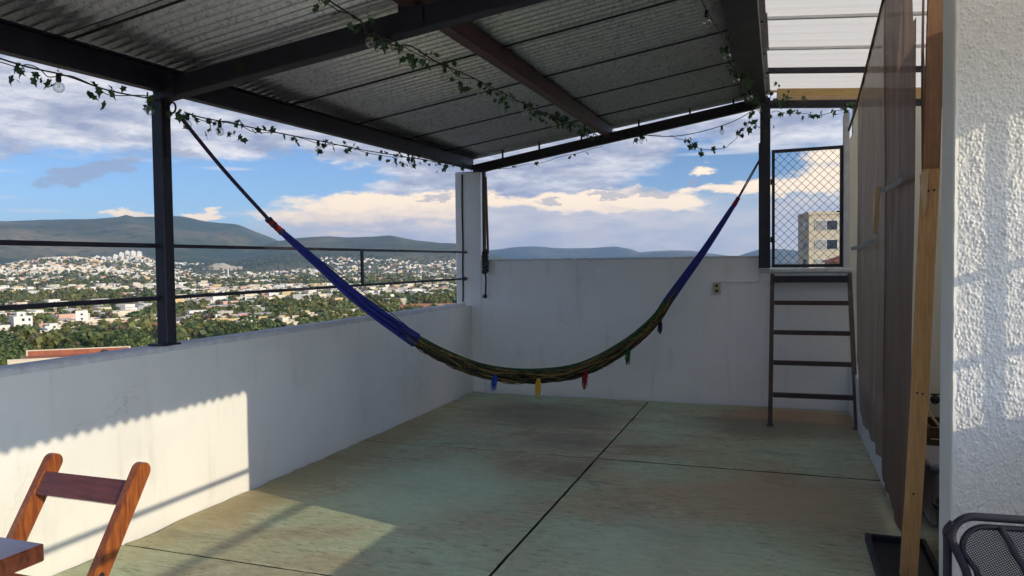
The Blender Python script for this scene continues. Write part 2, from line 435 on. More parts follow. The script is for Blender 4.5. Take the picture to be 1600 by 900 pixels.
M['stem'] = simple('ivy stem', (0.06, 0.07, 0.03), (0.035, 0.04, 0.02), 20, 0.7)

# ------------------------------------------------------------------ mesh builder
class MB:
    def __init__(self):
        self.v = []; self.f = []; self.m = []
    def add(self, vs, fs, mi=0):
        o = len(self.v)
        self.v.extend([tuple(p) for p in vs])
        self.f.extend([tuple(i + o for i in f) for f in fs])
        self.m.extend([mi] * len(fs))
        return self
    def box(self, lo, hi, mi=0):
        x0, y0, z0 = lo; x1, y1, z1 = hi
        vs = [(x0, y0, z0), (x1, y0, z0), (x1, y1, z0), (x0, y1, z0), (x0, y0, z1), (x1, y0, z1), (x1, y1, z1), (x0, y1, z1)]
        return self.add(vs, [(0, 3, 2, 1), (4, 5, 6, 7), (0, 1, 5, 4), (1, 2, 6, 5), (2, 3, 7, 6), (3, 0, 4, 7)], mi)
    def bevel_box(self, lo, hi, r, mi=0):
        x0, y0, z0 = lo; x1, y1, z1 = hi
        vs = []; key = {}
        def V(p):
            if p not in key: key[p] = len(vs); vs.append(p)
            return key[p]
        X = (x0, x1); Y = (y0, y1); Z = (z0, z1); s = (1, -1)
        fs = []
        def pt(i, j, k, ax):
            a = [X[i] + (s[i] * r), Y[j] + (s[j] * r), Z[k] + (s[k] * r)]
            a[ax] = (X[i], Y[j], Z[k])[ax]
            return V(tuple(a))
        fs.append([pt(0, 0, k, 2) for k in (0,)] + [pt(0, 1, 0, 2), pt(1, 1, 0, 2), pt(1, 0, 0, 2)])
        fs.append([pt(0, 0, 1, 2), pt(1, 0, 1, 2), pt(1, 1, 1, 2), pt(0, 1, 1, 2)])
        fs.append([pt(0, 0, 0, 1), pt(1, 0, 0, 1), pt(1, 0, 1, 1), pt(0, 0, 1, 1)])
        fs.append([pt(0, 1, 0, 1), pt(0, 1, 1, 1), pt(1, 1, 1, 1), pt(1, 1, 0, 1)])
        fs.append([pt(0, 0, 0, 0), pt(0, 0, 1, 0), pt(0, 1, 1, 0), pt(0, 1, 0, 0)])
        fs.append([pt(1, 0, 0, 0), pt(1, 1, 0, 0), pt(1, 1, 1, 0), pt(1, 0, 1, 0)])
        for k in (0, 1):
            for j in (0, 1):
                fs.append([pt(0, j, k, 1), pt(1, j, k, 1), pt(1, j, k, 2), pt(0, j, k, 2)])
            for i in (0, 1):
                fs.append([pt(i, 0, k, 0), pt(i, 1, k, 0), pt(i, 1, k, 2), pt(i, 0, k, 2)])
        for i in (0, 1):
            for j in (0, 1):
                fs.append([pt(i, j, 0, 0), pt(i, j, 1, 0), pt(i, j, 1, 1), pt(i, j, 0, 1)])
                for k in (0, 1):
                    fs.append([pt(i, j, k, 0), pt(i, j, k, 1), pt(i, j, k, 2)])
        return self.add(vs, fs, mi)
    def beam(self, p0, p1, wdt, hgt, up=(0, 0, 1), mi=0):
        p0 = Vector(p0); p1 = Vector(p1); d = (p1 - p0).normalized()
        s = d.cross(Vector(up)).normalized(); u = s.cross(d).normalized()
        vs = []
        for p in (p0, p1):
            for a, b_ in ((-1, -1), (1, -1), (1, 1), (-1, 1)):
                vs.append(p + s * a * wdt / 2 + u * b_ * hgt / 2)
        return self.add(vs, [(0, 1, 2, 3), (7, 6, 5, 4), (0, 4, 5, 1), (1, 5, 6, 2), (2, 6, 7, 3), (3, 7, 4, 0)], mi)
    def tube(self, pts, r, seg=8, mi=0, caps=True, closed=False):
        pts = [Vector(p) for p in pts]; n = len(pts)
        rs = r if isinstance(r, (list, tuple)) else [r] * n
        prev = None; vs = []
        for i, p in enumerate(pts):
            if closed: d = pts[(i + 1) % n] - pts[i - 1]
            else: d = pts[min(i + 1, n - 1)] - pts[max(i - 1, 0)]
            if d.length < 1e-9: d = Vector((0, 0, 1))
            d.normalize()
            if prev is None:
                a = Vector((0, 0, 1)) if abs(d.z) < 0.9 else Vector((1, 0, 0))
                s = d.cross(a).normalized()
            else:
                s = (prev - d * prev.dot(d)).normalized()
            prev = s; u = d.cross(s)
            for k in range(seg):
                an = 2 * math.pi * k / seg
                vs.append(p + (s * math.cos(an) + u * math.sin(an)) * rs[i])
        fs = []
        for i in range(n if closed else n - 1):
            j = (i + 1) % n
            for k in range(seg):
                k2 = (k + 1) % seg
                fs.append((i * seg + k, i * seg + k2, j * seg + k2, j * seg + k))
        if caps and not closed:
            fs.append(tuple(range(seg - 1, -1, -1))); fs.append(tuple((n - 1) * seg + k for k in range(seg)))
        return self.add(vs, fs, mi)
    def sphere(self, c, r, seg=10, rings=6, mi=0, sz=1.0):
        c = Vector(c); vs = [c + Vector((0, 0, r * sz))]; fs = []
        for i in range(1, rings):
            th = math.pi * i / rings
            for k in range(seg):
                ph = 2 * math.pi * k / seg
                vs.append(c + Vector((math.sin(th) * math.cos(ph) * r, math.sin(th) * math.sin(ph) * r, math.cos(th) * r * sz)))
        vs.append(c - Vector((0, 0, r * sz))); last = len(vs) - 1
        for k in range(seg):
            fs.append((0, 1 + k, 1 + (k + 1) % seg))
            for i in range(rings - 2):
                a = 1 + i * seg; b_ = a + seg
                fs.append((a + k, b_ + k, b_ + (k + 1) % seg, a + (k + 1) % seg))
            fs.append((last, last - seg + (k + 1) % seg, last - seg + k))
        return self.add(vs, fs, mi)
    def prism(self, poly, axis, lo, hi, mi=0):
        # poly: 2D points; axis 'x','y','z' = extrusion axis
        def P(a, b_, h):
            return (h, a, b_) if axis == 'x' else (a, h, b_) if axis == 'y' else (a, b_, h)
        n = len(poly)
        vs = [P(a, b_, lo) for a, b_ in poly] + [P(a, b_, hi) for a, b_ in poly]
        fs = [tuple(range(n)), tuple(range(2 * n - 1, n - 1, -1))] + [(i, i + n, (i + 1) % n + n, (i + 1) % n) for i in range(n)]
        return self.add(vs, fs, mi)
    def mesh(self, name, mats, smooth=False, origin=(0, 0, 0)):
        me = bpy.data.meshes.new(name)
        o = Vector(origin)
        me.from_pydata([(p[0] - o.x, p[1] - o.y, p[2] - o.z) for p in self.v], [], self.f)
        mats = mats if isinstance(mats, (list, tuple)) else [mats]
        for mm in mats: me.materials.append(mm)
        if any(self.m): me.polygons.foreach_set('material_index', self.m)
        if smooth: me.polygons.foreach_set('use_smooth', [True] * len(me.polygons))
        me.validate(); me.update()
        return me
    def build(self, name, mats, parent=None, smooth=False, origin=None):
        # vertices are in world metres; the parent chain is made of unrotated roots
        base = Vector((0, 0, 0))
        p = parent
        while p is not None:
            base += p.location; p = p.parent
        if origin is None: origin = base
        me = self.mesh(name, mats, smooth, origin)
        ob = bpy.data.objects.new(name, me)
        COL.objects.link(ob)
        ob.parent = parent
        ob.location = Vector(origin) - base
        return ob

def tag(o, label, cat, group=None):
    o['label'] = label; o['category'] = cat
    if group: o['group'] = group
    return o
def struct(o): o['kind'] = 'structure'; return o
def stuff(o): o['kind'] = 'stuff'; return o
def thing(name, label, cat, loc=(0, 0, 0), group=None):
    e = bpy.data.objects.new(name, None)
    e.empty_display_size = 0.1
    e.location = loc
    COL.objects.link(e)
    return tag(e, label, cat, group)
def link_copy(name, mesh, parent=None, loc=(0, 0, 0), rot=None, scale=None):
    o = bpy.data.objects.new(name, mesh)
    COL.objects.link(o); o.parent = parent; o.location = loc
    if rot is not None: o.rotation_euler = rot
    if scale is not None: o.scale = scale
    return o
def catmull(pts, n):
    pts = [Vector(p) for p in pts]
    P = [pts[0] * 2 - pts[1]] + pts + [pts[-1] * 2 - pts[-2]]
    out = []
    for i in range(1, len(P) - 2):
        for k in range(n):
            s = k / n
            a, b_, c_, d = P[i - 1], P[i], P[i + 1], P[i + 2]
            out.append(0.5 * ((2 * b_) + (c_ - a) * s + (2 * a - 5 * b_ + 4 * c_ - d) * s * s + (3 * b_ - a - 3 * c_ + d) * s ** 3))
    out.append(pts[-1].copy())
    return out

# ==================================================================  THE SETTING
XL, YF, PAR, FAR_H = -3.454, 8.257, 1.066, 1.574
Y_BACK = -3.2

# ---- terrain -------------------------------------------------------------
def interp(tab, x):
    if x <= tab[0][0]: return tab[0][1]
    for (a, va), (b_, vb) in zip(tab, tab[1:]):
        if x <= b_:
            s = (x - a) / (b_ - a)
            return va + (vb - va) * s
    return tab[-1][1]
R1 = [(-180, 1.2), (-90, 2.2), (-70, 2.8), (-54, 3.05), (-51.5, 3.19), (-48.6, 3.28), (-47.4, 3.43), (-45.1, 3.52), (-43.7, 3.45), (-41.6, 3.07), (-39.7, 2.95), (-38.4, 2.40), (-36.7, 1.66), (-34, 0.98), (-30, 0.3), (-26, -0.3), (180, -0.3)]
R2 = [(-180, -0.3), (-46, -0.3), (-42, 0.6), (-38.5, 1.34), (-37.1, 1.75), (-35.5, 1.98), (-33.5, 2.07), (-31.9, 1.97), (-28.8, 2.05), (-26.9, 1.65), (-25, 1.44), (-23.9, 1.47), (-21.5, 0.66), (-19, 0.15), (-15, -0.3), (180, -0.3)]
R3 = [(-180, -0.3), (-26, -0.2), (-22.5, 0.68), (-21.5, 0.91), (-19.6, 1.18), (-18.1, 1.26), (-16.7, 1.10), (-14.7, 1.07), (-11.8, 1.13), (-10.6, 0.92), (-9.9, 0.62), (-7, 0.2), (10, 0.3), (40, 0.8), (180, 1.0)]
R4 = [(-180, -0.3), (-14, -0.3), (-12.3, 0.31), (-10.9, 0.49), (-9, 0.65), (-6.1, 0.66), (-4.3, 0.40), (-3.0, 0.19), (-2.3, 0.42), (-1.4, 0.68), (-0.2, 0.72), (3, 0.3), (180, 0.2)]
def sstep(x):
    x = min(1.0, max(0.0, x)); return x * x * (3 - 2 * x)
def ridge(tab, azd, r, r0, rc, rout, pw):
    h = math.tan(rad(interp(tab, azd))) * rc + 41.5
    if h <= 0: return 0.0
    if r < rc: s = sstep((r - r0) / (rc - r0)) ** pw
    else: s = 1.0 - 0.85 * sstep((r - rc) / (rout - rc))
    return h * s
def terrain_z(x, y):
    r = math.hypot(x, y); azd = math.degrees(math.atan2(x, y))
    z = -40 + 32 * math.exp(-(r / 200.0) ** 1.5)
    if r < 1200: return z + 0.8 * mnoise.noise(Vector((x / 60, y / 60, 3)))
    n = mnoise.fractal(Vector((x / 1300, y / 1300, 0.3)), 0.9, 2.1, 5)
    n2 = abs(mnoise.fractal(Vector((x / 2100, y / 2100, 7.3)), 0.9, 2.0, 6))
    hh = 0.0
    for tab, r0, rc, ro, pw in ((R1, 2900, 7200, 10000, 1.25), (R2, 2400, 5600, 8000, 1.2), (R3, 7600, 10000, 11800, 1.0), (R4, 6800, 8600, 10000, 1.0)):
        h = ridge(tab, azd, r, r0, rc, ro, pw)
        s = min(1.0, max(0.0, (r - r0) / (rc - r0)))
        carve = 1.0 - 0.62 * n2 * (4 * s * (1 - s)) ** 0.8 if r < rc else 1.0
        hh = max(hh, h * carve)
    # foothill covered by houses on the left
    fa = math.exp(-((azd + 50.5) / 5.5) ** 2); fr = math.exp(-((r - 3300) / 950.0) ** 2)
    foot = 74 * fa * fr
    fa2 = math.exp(-((azd + 46.5) / 2.2) ** 2); fr2 = math.exp(-((r - 3700) / 600.0) ** 2)
    foot = max(foot, 88 * fa2 * fr2)
    fa3 = math.exp(-((azd + 41.3) / 2.0) ** 2); fr3 = math.exp(-((r - 3900) / 700.0) ** 2)
    foot = max(foot, 50 * fa3 * fr3)
    k = sstep((r - 1200) / 2500.0)
    return z + max(hh, foot) + n * 16 * k

azs = []
a = -180.0
while a < 180.0:
    azs.append(a)
    a += 0.3 if -72 <= a < 18 else 3.0
rings = [10.0]
while rings[-1] < 12500: rings.append(rings[-1] * 1.055 + 1.0)
tv = []; tf = []
for r in rings:
    for a in azs:
        x = r * math.sin(rad(a)); y = r * math.cos(rad(a))
        tv.append((x, y, terrain_z(x, y)))
na = len(azs)
for i in range(len(rings) - 1):
    for k in range(na):
        k2 = (k + 1) % na
        tf.append((i * na + k, i * na + k2, (i + 1) * na + k2, (i + 1) * na + k))
me = bpy.data.meshes.new('ground')
me.from_pydata(tv, [], tf)
me.polygons.foreach_set('use_smooth', [True] * len(me.polygons))
m, t, b = new_mat('valley ground')
geo = t.new('ShaderNodeNewGeometry')
pos = geo.outputs['Position']
n1 = t.noise(pos, 0.0011, 7, 0.62, 0.6)
n2 = t.noise(pos, 0.012, 6, 0.65)
n3 = t.noise(pos, 0.09, 4, 0.6)
col = t.ramp(n1, [(0.34, (0.030, 0.050, 0.022)), (0.48, (0.070, 0.086, 0.032)), (0.58, (0.160, 0.140, 0.060)), (0.70, (0.30, 0.225, 0.12))])
col = t.mix(t.smooth(n2, 0.50, 0.68), col, (0.030, 0.046, 0.020))
col = t.mix(t.m('MULTIPLY', t.smooth(n2, 0.44, 0.28), 0.55), col, (0.30, 0.24, 0.15))
col = t.mix(t.m('MULTIPLY', n3, 0.4), col, (0.035, 0.050, 0.018))
rng = t.new('ShaderNodeVectorMath', operation='LENGTH'); t.l.new(pos, rng.inputs[0])
urban = t.m('MULTIPLY', t.smooth(rng.outputs['Value'], 3600.0, 2600.0), t.smooth(t.noise(pos, 0.035, 4, 0.6), 0.40, 0.56))
col = t.mix(t.m('MULTIPLY', urban, 0.85), col, (0.42, 0.36, 0.26))
t.l.new(col, b.inputs['Base Color'])
b.inputs['Roughness'].default_value = 0.95
b.inputs['Specular IOR Level'].default_value = 0.1
me.materials.append(m)
me.update()
ground = bpy.data.objects.new('ground', me)
COL.objects.link(ground)
struct(ground)

# ---- the house under the terrace
house_body = MB().box((-3.62, Y_BACK - 2, -13.0), (2.3, 8.45, -0.235)).build('terrace_building', M['plaster'])
tag(house_body, 'white house body carrying the roof terrace', 'building')

# ---- terrace floor: dark bed with concrete slabs
floor = struct(MB().box((XL - 0.02, Y_BACK, -0.23), (2.12, YF + 0.02, -0.035)).build('terrace_floor', M['dark_base']))
XJ, YJ = -1.35, [Y_BACK + 0.02, 0.62, 3.155, 5.715, YF - 0.012]
def slab(x0, x1, y0, y1, seed, rough_sides):
    rnd = random.Random(seed)
    n = 26
    g = 0.0055
    top = []; 
    def edge(pa, pb, nrm, jit):
        out = []
        for i in range(n):
            s = i / n
            j = (rnd.random() * jit + jit * 0.9 * abs(mnoise.noise(Vector((s * 6, seed, jit * 40))))) if 0 < i else 0
            out.append((pa[0] + (pb[0] - pa[0]) * s + nrm[0] * j, pa[1] + (pb[1] - pa[1]) * s + nrm[1] * j))
        return out
    x0 += g; x1 -= g; y0 += g * (1.2 if y0 < 4 else 2.3); y1 -= g * (1.2 if y1 < 4 else 2.3)
    js = [0.024 if c_ in rough_sides else 0.004 for c_ in 'SENW']
    poly = edge((x0, y0), (x1, y0), (0, 1), js[0]) + edge((x1, y0), (x1, y1), (-1, 0), js[1]) + edge((x1, y1), (x0, y1), (0, -1), js[2]) + edge((x0, y1), (x0, y0), (1, 0), js[3])
    dz = rnd.uniform(-0.002, 0.002)
    mb = MB()
    N = len(poly)
    cx, cyy = (x0 + x1) / 2, (y0 + y1) / 2
    inn = [(p[0] + (0.004 if p[0] < cx else -0.004), p[1] + (0.004 if p[1] < cyy else -0.004)) for p in poly]
    vs = [(p[0], p[1], -0.034) for p in poly] + [(p[0], p[1], dz - 0.006) for p in poly] + [(p[0], p[1], dz) for p in inn]
    fs = []
    for i in range(N):
        j = (i + 1) % N
        fs.append((i, j, N + j, N + i)); fs.append((N + i, N + j, 2 * N + j, 2 * N + i))
    fs.append(tuple(range(2 * N, 3 * N)))
    mb.add(vs, fs)
    mb.m = [1, 0] * N + [0]
    return mb.build('concrete_slab', [M['floor'], M['dark_base']], floor)
for k in range(4):
    slab(XL, XJ, YJ[k], YJ[k + 1], 10 + k, 'W' + ('N' if k == 3 else ''))
    slab(XJ, 2.1, YJ[k], YJ[k + 1], 20 + k, 'E' + ('N' if k == 3 else ''))

# ---- walls
def wall_grid(mb, origin, du, dv, nu, nv, amp, seed, mi=0):
    """a gently uneven plaster face made of a grid; du,dv full edge vectors"""
    o = Vector(origin); du = Vector(du); dv = Vector(dv); nrm = du.cross(dv).normalized()
    vs = []
    for j in range(nv + 1):
        for i in range(nu + 1):
            p = o + du * (i / nu) + dv * (j / nv)
            edge = min(i, nu - i, j, nv - j)
            d = 0 if edge == 0 else amp * mnoise.fractal(Vector((p.x * 1.6 + seed, p.y * 1.6, p.z * 1.6)), 1.0, 2.0, 3)
            vs.append(p + nrm * d)
    fs = [(j * (nu + 1) + i, j * (nu + 1) + i + 1, (j + 1) * (nu + 1) + i + 1, (j + 1) * (nu + 1) + i) for j in range(nv) for i in range(nu)]
    mb.add(vs, fs, mi)

pl = thing('parapet_wall', 'long white parapet wall on the valley side, under the railing', 'wall', (XL, 2, 0))
mb = MB().box((XL - 0.155, Y_BACK, -0.2), (XL - 0.004, YF - 0.25, PAR - 0.03))
wall_grid(mb, (XL, Y_BACK, -0.2), (0, YF - Y_BACK, 0), (0, 0, PAR + 0.17), 120, 14, 0.005, 3)
mb.build('wall_face', M['plaster'], pl)
mb = MB()
vs = []; n = 90
for i in range(n + 1):
    y = Y_BACK + (YF - 0.2 - Y_BACK) * i / n
    a_ = 0.004 * mnoise.noise(Vector((y * 3, 0.5, 0))); b2 = 0.004 * mnoise.noise(Vector((y * 3, 9.5, 0)))
    vs += [(XL - 0.165 + a_, y, PAR - 0.03), (XL - 0.160 + a_, y, PAR + 0.002), (XL - 0.004 + b2, y, PAR + 0.004), (XL + 0.004 + b2, y, PAR - 0.012), (XL + 0.003, y, PAR - 0.03)]
fs = []
for i in range(n):
    for k in range(4): fs.append((i * 5 + k, (i + 1) * 5 + k, (i + 1) * 5 + k + 1, i * 5 + k + 1))
mb.add(vs, fs)
mb.build('cap', M['cap'], pl, smooth=True)

bw = thing('end_wall', 'taller white wall closing the far end, with a wall outlet', 'wall', (-1.5, YF, 0))
mb = MB().box((XL - 0.15, YF + 0.006, -0.2), (-0.185, YF + 0.15, FAR_H))
wall_grid(mb, (XL, YF, -0.1), (-0.185 - XL, 0, 0), (0, 0, FAR_H + 0.1), 70, 34, 0.006, 5)
mb.box((-0.185, YF + 0.006, -0.2), (0.662, YF + 0.15, 1.435))
wall_grid(mb, (-0.185, YF, -0.1), (0.847, 0, 0), (0, 0, 1.535), 18, 30, 0.005, 6)
mb.build('wall_face', M['plaster_far'], bw)
mb = MB().bevel_box((-0.185, YF - 0.03, 1.405), (0.70, YF + 0.16, 1.447), 0.008)
mb.build('sill', M['cap'], bw)
# ragged cement crust along the top of the wall
mb = MB(); vs = []; n = 80
for i in range(n + 1):
    x = XL + 0.2 + (-0.2 - XL - 0.2) * i / n
    hgt = 0.006 + 0.010 * max(0, mnoise.noise(Vector((x * 7, 2.2, 0)))) + 0.004 * random.random()
    vs += [(x, YF - 0.004, FAR_H - 0.012), (x, YF, FAR_H + hgt), (x, YF + 0.154, FAR_H + hgt), (x, YF + 0.156, FAR_H - 0.012)]
fs = [(i * 4 + k, (i + 1) * 4 + k, (i + 1) * 4 + k + 1, i * 4 + k + 1) for i in range(n) for k in range(3)]
mb.add(vs, fs); mb.build('cap', M['cap'], bw)

uw = thing('end_wall', 'full-height pale wall behind the curtain, right of the wire gate', 'wall', (1.3, YF, 0))
mb = MB()
prof = [(0.655, -0.1), (0.655, 1.40), (0.662, 1.45), (0.662, 2.6), (0.672, 2.75), (0.700, 2.80), (0.705, 3.08), (2.1, 3.05), (2.1, -0.1)]
mb.prism(prof, 'y', YF + 0.001, YF + 0.148)
mb.build('wall_face', M['cream'], uw)
MB().bevel_box((0.615, YF - 0.02, 1.45), (0.668, YF + 0.13, 3.0), 0.006).build('gate_jamb', M['cap'], uw)

sw = tag(MB().box((2.1, 3.40, -0.2), (2.25, YF + 0.15, 3.05)).build('sun_block_wall', M['cream']), 'unseen cream wall added to block sun behind the shade curtain', 'wall')  # unseen wall, added to keep direct sun off the curtains
rear = thing('parapet_wall', 'white parapet wall on the sunny side, right of the stucco corner', 'wall', (1.28, 0, 0))
MB().box((1.20, Y_BACK, -0.2), (1.36, 3.185, PAR)).build('wall_face', M['plaster'], rear)
MB().bevel_box((1.19, Y_BACK, PAR), (1.37, 3.18, PAR + 0.012), 0.004).build('cap', M['cap'], rear)

# plinth under the curtain
plinth = tag(MB().bevel_box((0.668, 5.02, -0.03), (0.78, YF - 0.004, 0.46), 0.008).build('low_wall', M['white_paint']), 'low bright white wall under the hem of the shade curtain', 'wall')

# ---- stucco wall (real rough relief on its front)
st = thing('stucco_wall', 'rough white stucco wall at the right edge, catching low sun', 'wall', (1.2, 3.29, 0))
SX, SY = 0.613, 3.188
mb = MB().box((SX + 0.004, SY + 0.016, -0.1), (2.25, SY + 0.208, 3.12))
nu, nv = 190, 780
xs = np.linspace(SX + 0.012, SX + 0.52, nu + 1); zs = np.linspace(0.0, 2.75, nv + 1)
vs = []
for z in zs:
    for x in xs:
        q = Vector((x * 1.0, 0.3, z * 0.8))
        dd_, pp_ = mnoise.voronoi(Vector((x, 0.3, z * 0.72)) * 95)
        hr_ = mnoise.cell(pp_[0] * 3.7); c2 = mnoise.noise(q * 34); a_ = mnoise.noise(q * 170)
        d = (0.25 + 0.75 * abs(hr_)) * max(0.0, 0.75 - dd_[0]) * 0.0085 * (0.75 + 0.6 * c2) + a_ * 0.0012 + c2 * 0.0016
        vs.append((x, SY + 0.004 - d, z))
fs = [(j * (nu + 1) + i, j * (nu + 1) + i + 1, (j + 1) * (nu + 1) + i + 1, (j + 1) * (nu + 1) + i) for j in range(nv) for i in range(nu)]
mb.add(vs, fs)
mb.build('stucco_face', M['stucco'], st)
mb = MB(); vs = []; n = 160
for i in range(n + 1):
    z = -0.02 + 3.12 * i / n
    e = 0.0025 * mnoise.noise(Vector((z * 14, 1, 0))); e2 = 0.002 * mnoise.noise(Vector((z * 3, 5, 0)))
    vs += [(SX + 0.016 + e * 2, SY + 0.003, z), (SX + 0.004 + e, SY - 0.001, z), (SX - 0.001 + e, SY + 0.006, z), (SX - 0.002 + e2, SY + 0.10, z), (SX - 0.001 + e2, SY + 0.209, z), (SX + 0.05, SY + 0.211, z)]
fs = [(i * 6 + k, i * 6 + k + 1, (i + 1) * 6 + k + 1, (i + 1) * 6 + k) for i in range(n) for k in range(5)]
mb.add(vs, fs); mb.build('smooth_edge', M['bead'], st)

# ---- corner column
cc = thing('corner_column', 'white concrete column at the corner of the two parapets', 'column', (-3.45, 8.3, 0))
MB().bevel_box((-3.655, YF - 0.010, -0.02), (-3.325, YF + 0.2, 2.63), 0.012).build('shaft', M['plaster_far'], cc)
mb = MB(); rr = random.Random(2)
vs = [(-3.535, YF - 0.0115, 1.355)]
for k in range(14):
    an = 2 * math.pi * k / 14; q = rr.uniform(0.018, 0.034)
    vs.append((-3.535 + q * math.cos(an) * 1.1, YF - 0.0115, 1.355 + q * math.sin(an)))
mb.add(vs, [(0, 1 + (k + 1) % 14, 1 + k) for k in range(14)]); mb.build('rust_stain', M['rust'], cc)

# ==================================================================  STEEL FRAME AND ROOF
def roof_z(x, y): return 2.735 + 0.012 * (y - 2.5) + 0.145 * (x + 3.454)
RX1 = -0.085
roof = thing('corrugated_roof', 'dark grey corrugated metal roof over the terrace on steel beams', 'roof', (-1.8, 4, 2.9))
PITCH_C, AMP = 0.0776, 0.019
def sheet(y0, y1, xa, xb, zf, seed, mat, amp=AMP, pitch=PITCH_C, edge_drop=0.009, nx=8, trapez=False):
    rnd = random.Random(seed)
    npit = int(round((y1 - y0) / pitch)); ns = npit * 8
    mb = MB(); vs = []
    for j in range(nx + 1):
        x = xa + (xb - xa) * j / nx
        for i in range(ns + 1):
            y = y0 + (y1 - y0) * i / ns
            ph = 2 * math.pi * i / 8
            if trapez: wv = amp * max(-0.3, min(1.0, 3.5 * (math.cos(ph) - 0.55)))
            else: wv = amp * math.cos(ph)
            s = i / ns
            tilt = -edge_drop * (1 - s) + edge_drop * 0.3 * s
            vs.append((x, y, zf(x, y) + wv + tilt + 0.002 * mnoise.noise(Vector((x * 1.3, y * 2, seed)))))
    n1 = len(vs)
    vs += [(p[0], p[1], p[2] + 0.0012) for p in vs]
    fs = []
    q = ns + 1
    for j in range(nx):
        for i in range(ns):
            a_ = j * q + i
            fs.append((a_, a_ + 1, a_ + q + 1, a_ + q)); fs.append((n1 + a_, n1 + a_ + q, n1 + a_ + q + 1, n1 + a_ + 1))
    for i in range(ns):
        fs.append((i, n1 + i, n1 + i + 1, i + 1)); a_ = nx * q + i
        fs.append((a_, a_ + 1, n1 + a_ + 1, n1 + a_))
    for j in range(nx):
        a_ = j * q; fs.append((a_, a_ + q, n1 + a_ + q, n1 + a_)); a_ += ns
        fs.append((a_, n1 + a_, n1 + a_ + q, a_ + q))
    mb.add(vs, fs)
    return mb, mat
y = 2.92 - 0.9312 * 3
k = 0
while y < 8.4:
    mb, mt = sheet(y + 0.014, y + 0.9312 - 0.014, -3.60, RX1 + random.uniform(-0.01, 0.01), lambda xx, yy: roof_z(xx, yy) + 0.0175, k, M['galv'], edge_drop=-0.012)
    mb.build('sheet', mt, roof, smooth=True)
    MB().beam((-3.59, y, roof_z(-3.59, y) + 0.0375), (RX1 - 0.01, y, roof_z(RX1, y) + 0.0375), 0.12, 0.006).build('seam_shade_backing', M['cable'], roof)  # added black backing, so the gap between sheets reads as deep shade
    MB().beam((-3.50, y, roof_z(-3.50, y) - 0.014), (RX1 - 0.02, y, roof_z(RX1, y) - 0.014), 0.008, 0.011).build('seam_shade_line', M['cable'], roof)  # added black strip standing in for the shadow line under the seam
    y += 0.9312; k += 1
RY1 = y
# eave beam: channel section, web plus inward lips
def eb_z(yy): return 2.567 + 0.016 * (yy - 2.5)
mb = MB()
y0, y1 = 0.12, 8.40
mb.beam((XL - 0.03, y0, eb_z(y0) + 0.076), (XL - 0.03, y1, eb_z(y1) + 0.076), 0.022, 0.150)
mb.beam((XL + 0.004, y0, eb_z(y0) + 0.006), (XL + 0.004, y1, eb_z(y1) + 0.006), 0.044, 0.012)
mb.beam((XL + 0.004, y0, eb_z(y0) + 0.146), (XL + 0.004, y1, eb_z(y1) + 0.146), 0.044, 0.010)
mb.beam((XL + 0.024, y0, eb_z(y0) + 0.022), (XL + 0.024, y1, eb_z(y1) + 0.022), 0.006, 0.044)
mb.build('eave_beam', M['steel'], roof)
def purlin(xc, wd, hg, mat, ya=0.12, yb=8.33):
    za = roof_z(xc, ya) - hg / 2 - 0.002; zb = roof_z(xc, yb) - hg / 2 - 0.002
    mb = MB().beam((xc, ya, za), (xc, yb, zb), wd, hg)
    mb.beam((xc - wd * 0.5 - 0.004, ya, za - hg * 0.32), (xc - wd * 0.5 - 0.004, yb, zb - hg * 0.32), 0.008, hg * 0.30)
    mb.build('purlin', mat, roof)
purlin(-1.79, 0.075, 0.115, M['primer'])
purlin(-0.225, 0.20, 0.115, M['steel'])
def rafter(yc, hg=0.115, xa=XL - 0.06, xb=-0.08):
    za = 2.530 + 0.012 * (yc - 3.5); zb = za + 0.1275 * (xb - xa)
    mb = MB().beam((xa, yc, za + hg / 2), (xb, yc, zb + hg / 2), 0.08, hg)
    mb.beam((xa, yc - 0.045, za + 0.018), (xb, yc - 0.045, zb + 0.018), 0.008, 0.034)
    mb.build('rafter', M['steel'], roof)
rafter(3.56); rafter(0.4)
mb = MB().beam((-3.42, YF + 0.02, 2.652), (-0.10, YF + 0.02, 3.188), 0.06, 0.105)
mb.build('rafter', M['steel'], roof)
for xx in (-3.05, -2.6, -2.1, -1.45, -0.9, -0.45):
    zz = 2.652 + (xx + 3.42) * 0.1614 + 0.052
    MB().beam((xx, YF + 0.02, zz), (xx, YF + 0.02, roof_z(xx, YF) + 0.0), 0.018, 0.018, up=(0, 1, 0)).build('spacer', M['steel'], roof)

for (gx, gy_, gz_) in ((XL + 0.045, 3.56, 2.60), (-1.79, 3.56, 2.84), (-0.24, 3.56, 3.03)):
    br = MB().box((gx - 0.07, gy_ - 0.056, gz_ - 0.055), (gx + 0.07, gy_ - 0.050, gz_ + 0.10)).build('bracket', M['steel'], roof)
    for bxo in (-0.04, 0.04):
        MB().tube([(gx + bxo, gy_ - 0.066, gz_ + 0.06), (gx + bxo, gy_ - 0.0565, gz_ + 0.06)], 0.011, 6).build('bolt', M['steel_brown'], br)
# unseen slope: corrugated eave inferred from its shadow, translucency added to brighten the terrace
rs = thing('corrugated_roof', 'unseen corrugated roof slope on the sunny side, made translucent to brighten the terrace', 'roof', (0.9, 0, 2.9))
def rz(x, yy): return 3.27 + (2.358 - 3.27) * (x + 0.09) / (1.755 + 0.09) + 0.0095
for k in range(3):
    ya = 3.15 - 0.9312 * (k + 1)
    mb, mt = sheet(ya, ya + 0.9612, -0.09, 1.755, rz, 40 + k, M['white_sheet'], amp=0.013, edge_drop=0.002)
    mb.build('sheet', mt, rs, smooth=True)
MB().beam((1.29, 0.40, 2.51), (1.29, 3.15, 2.51), 0.06, 0.10).build('eave_beam', M['steel'], rs)

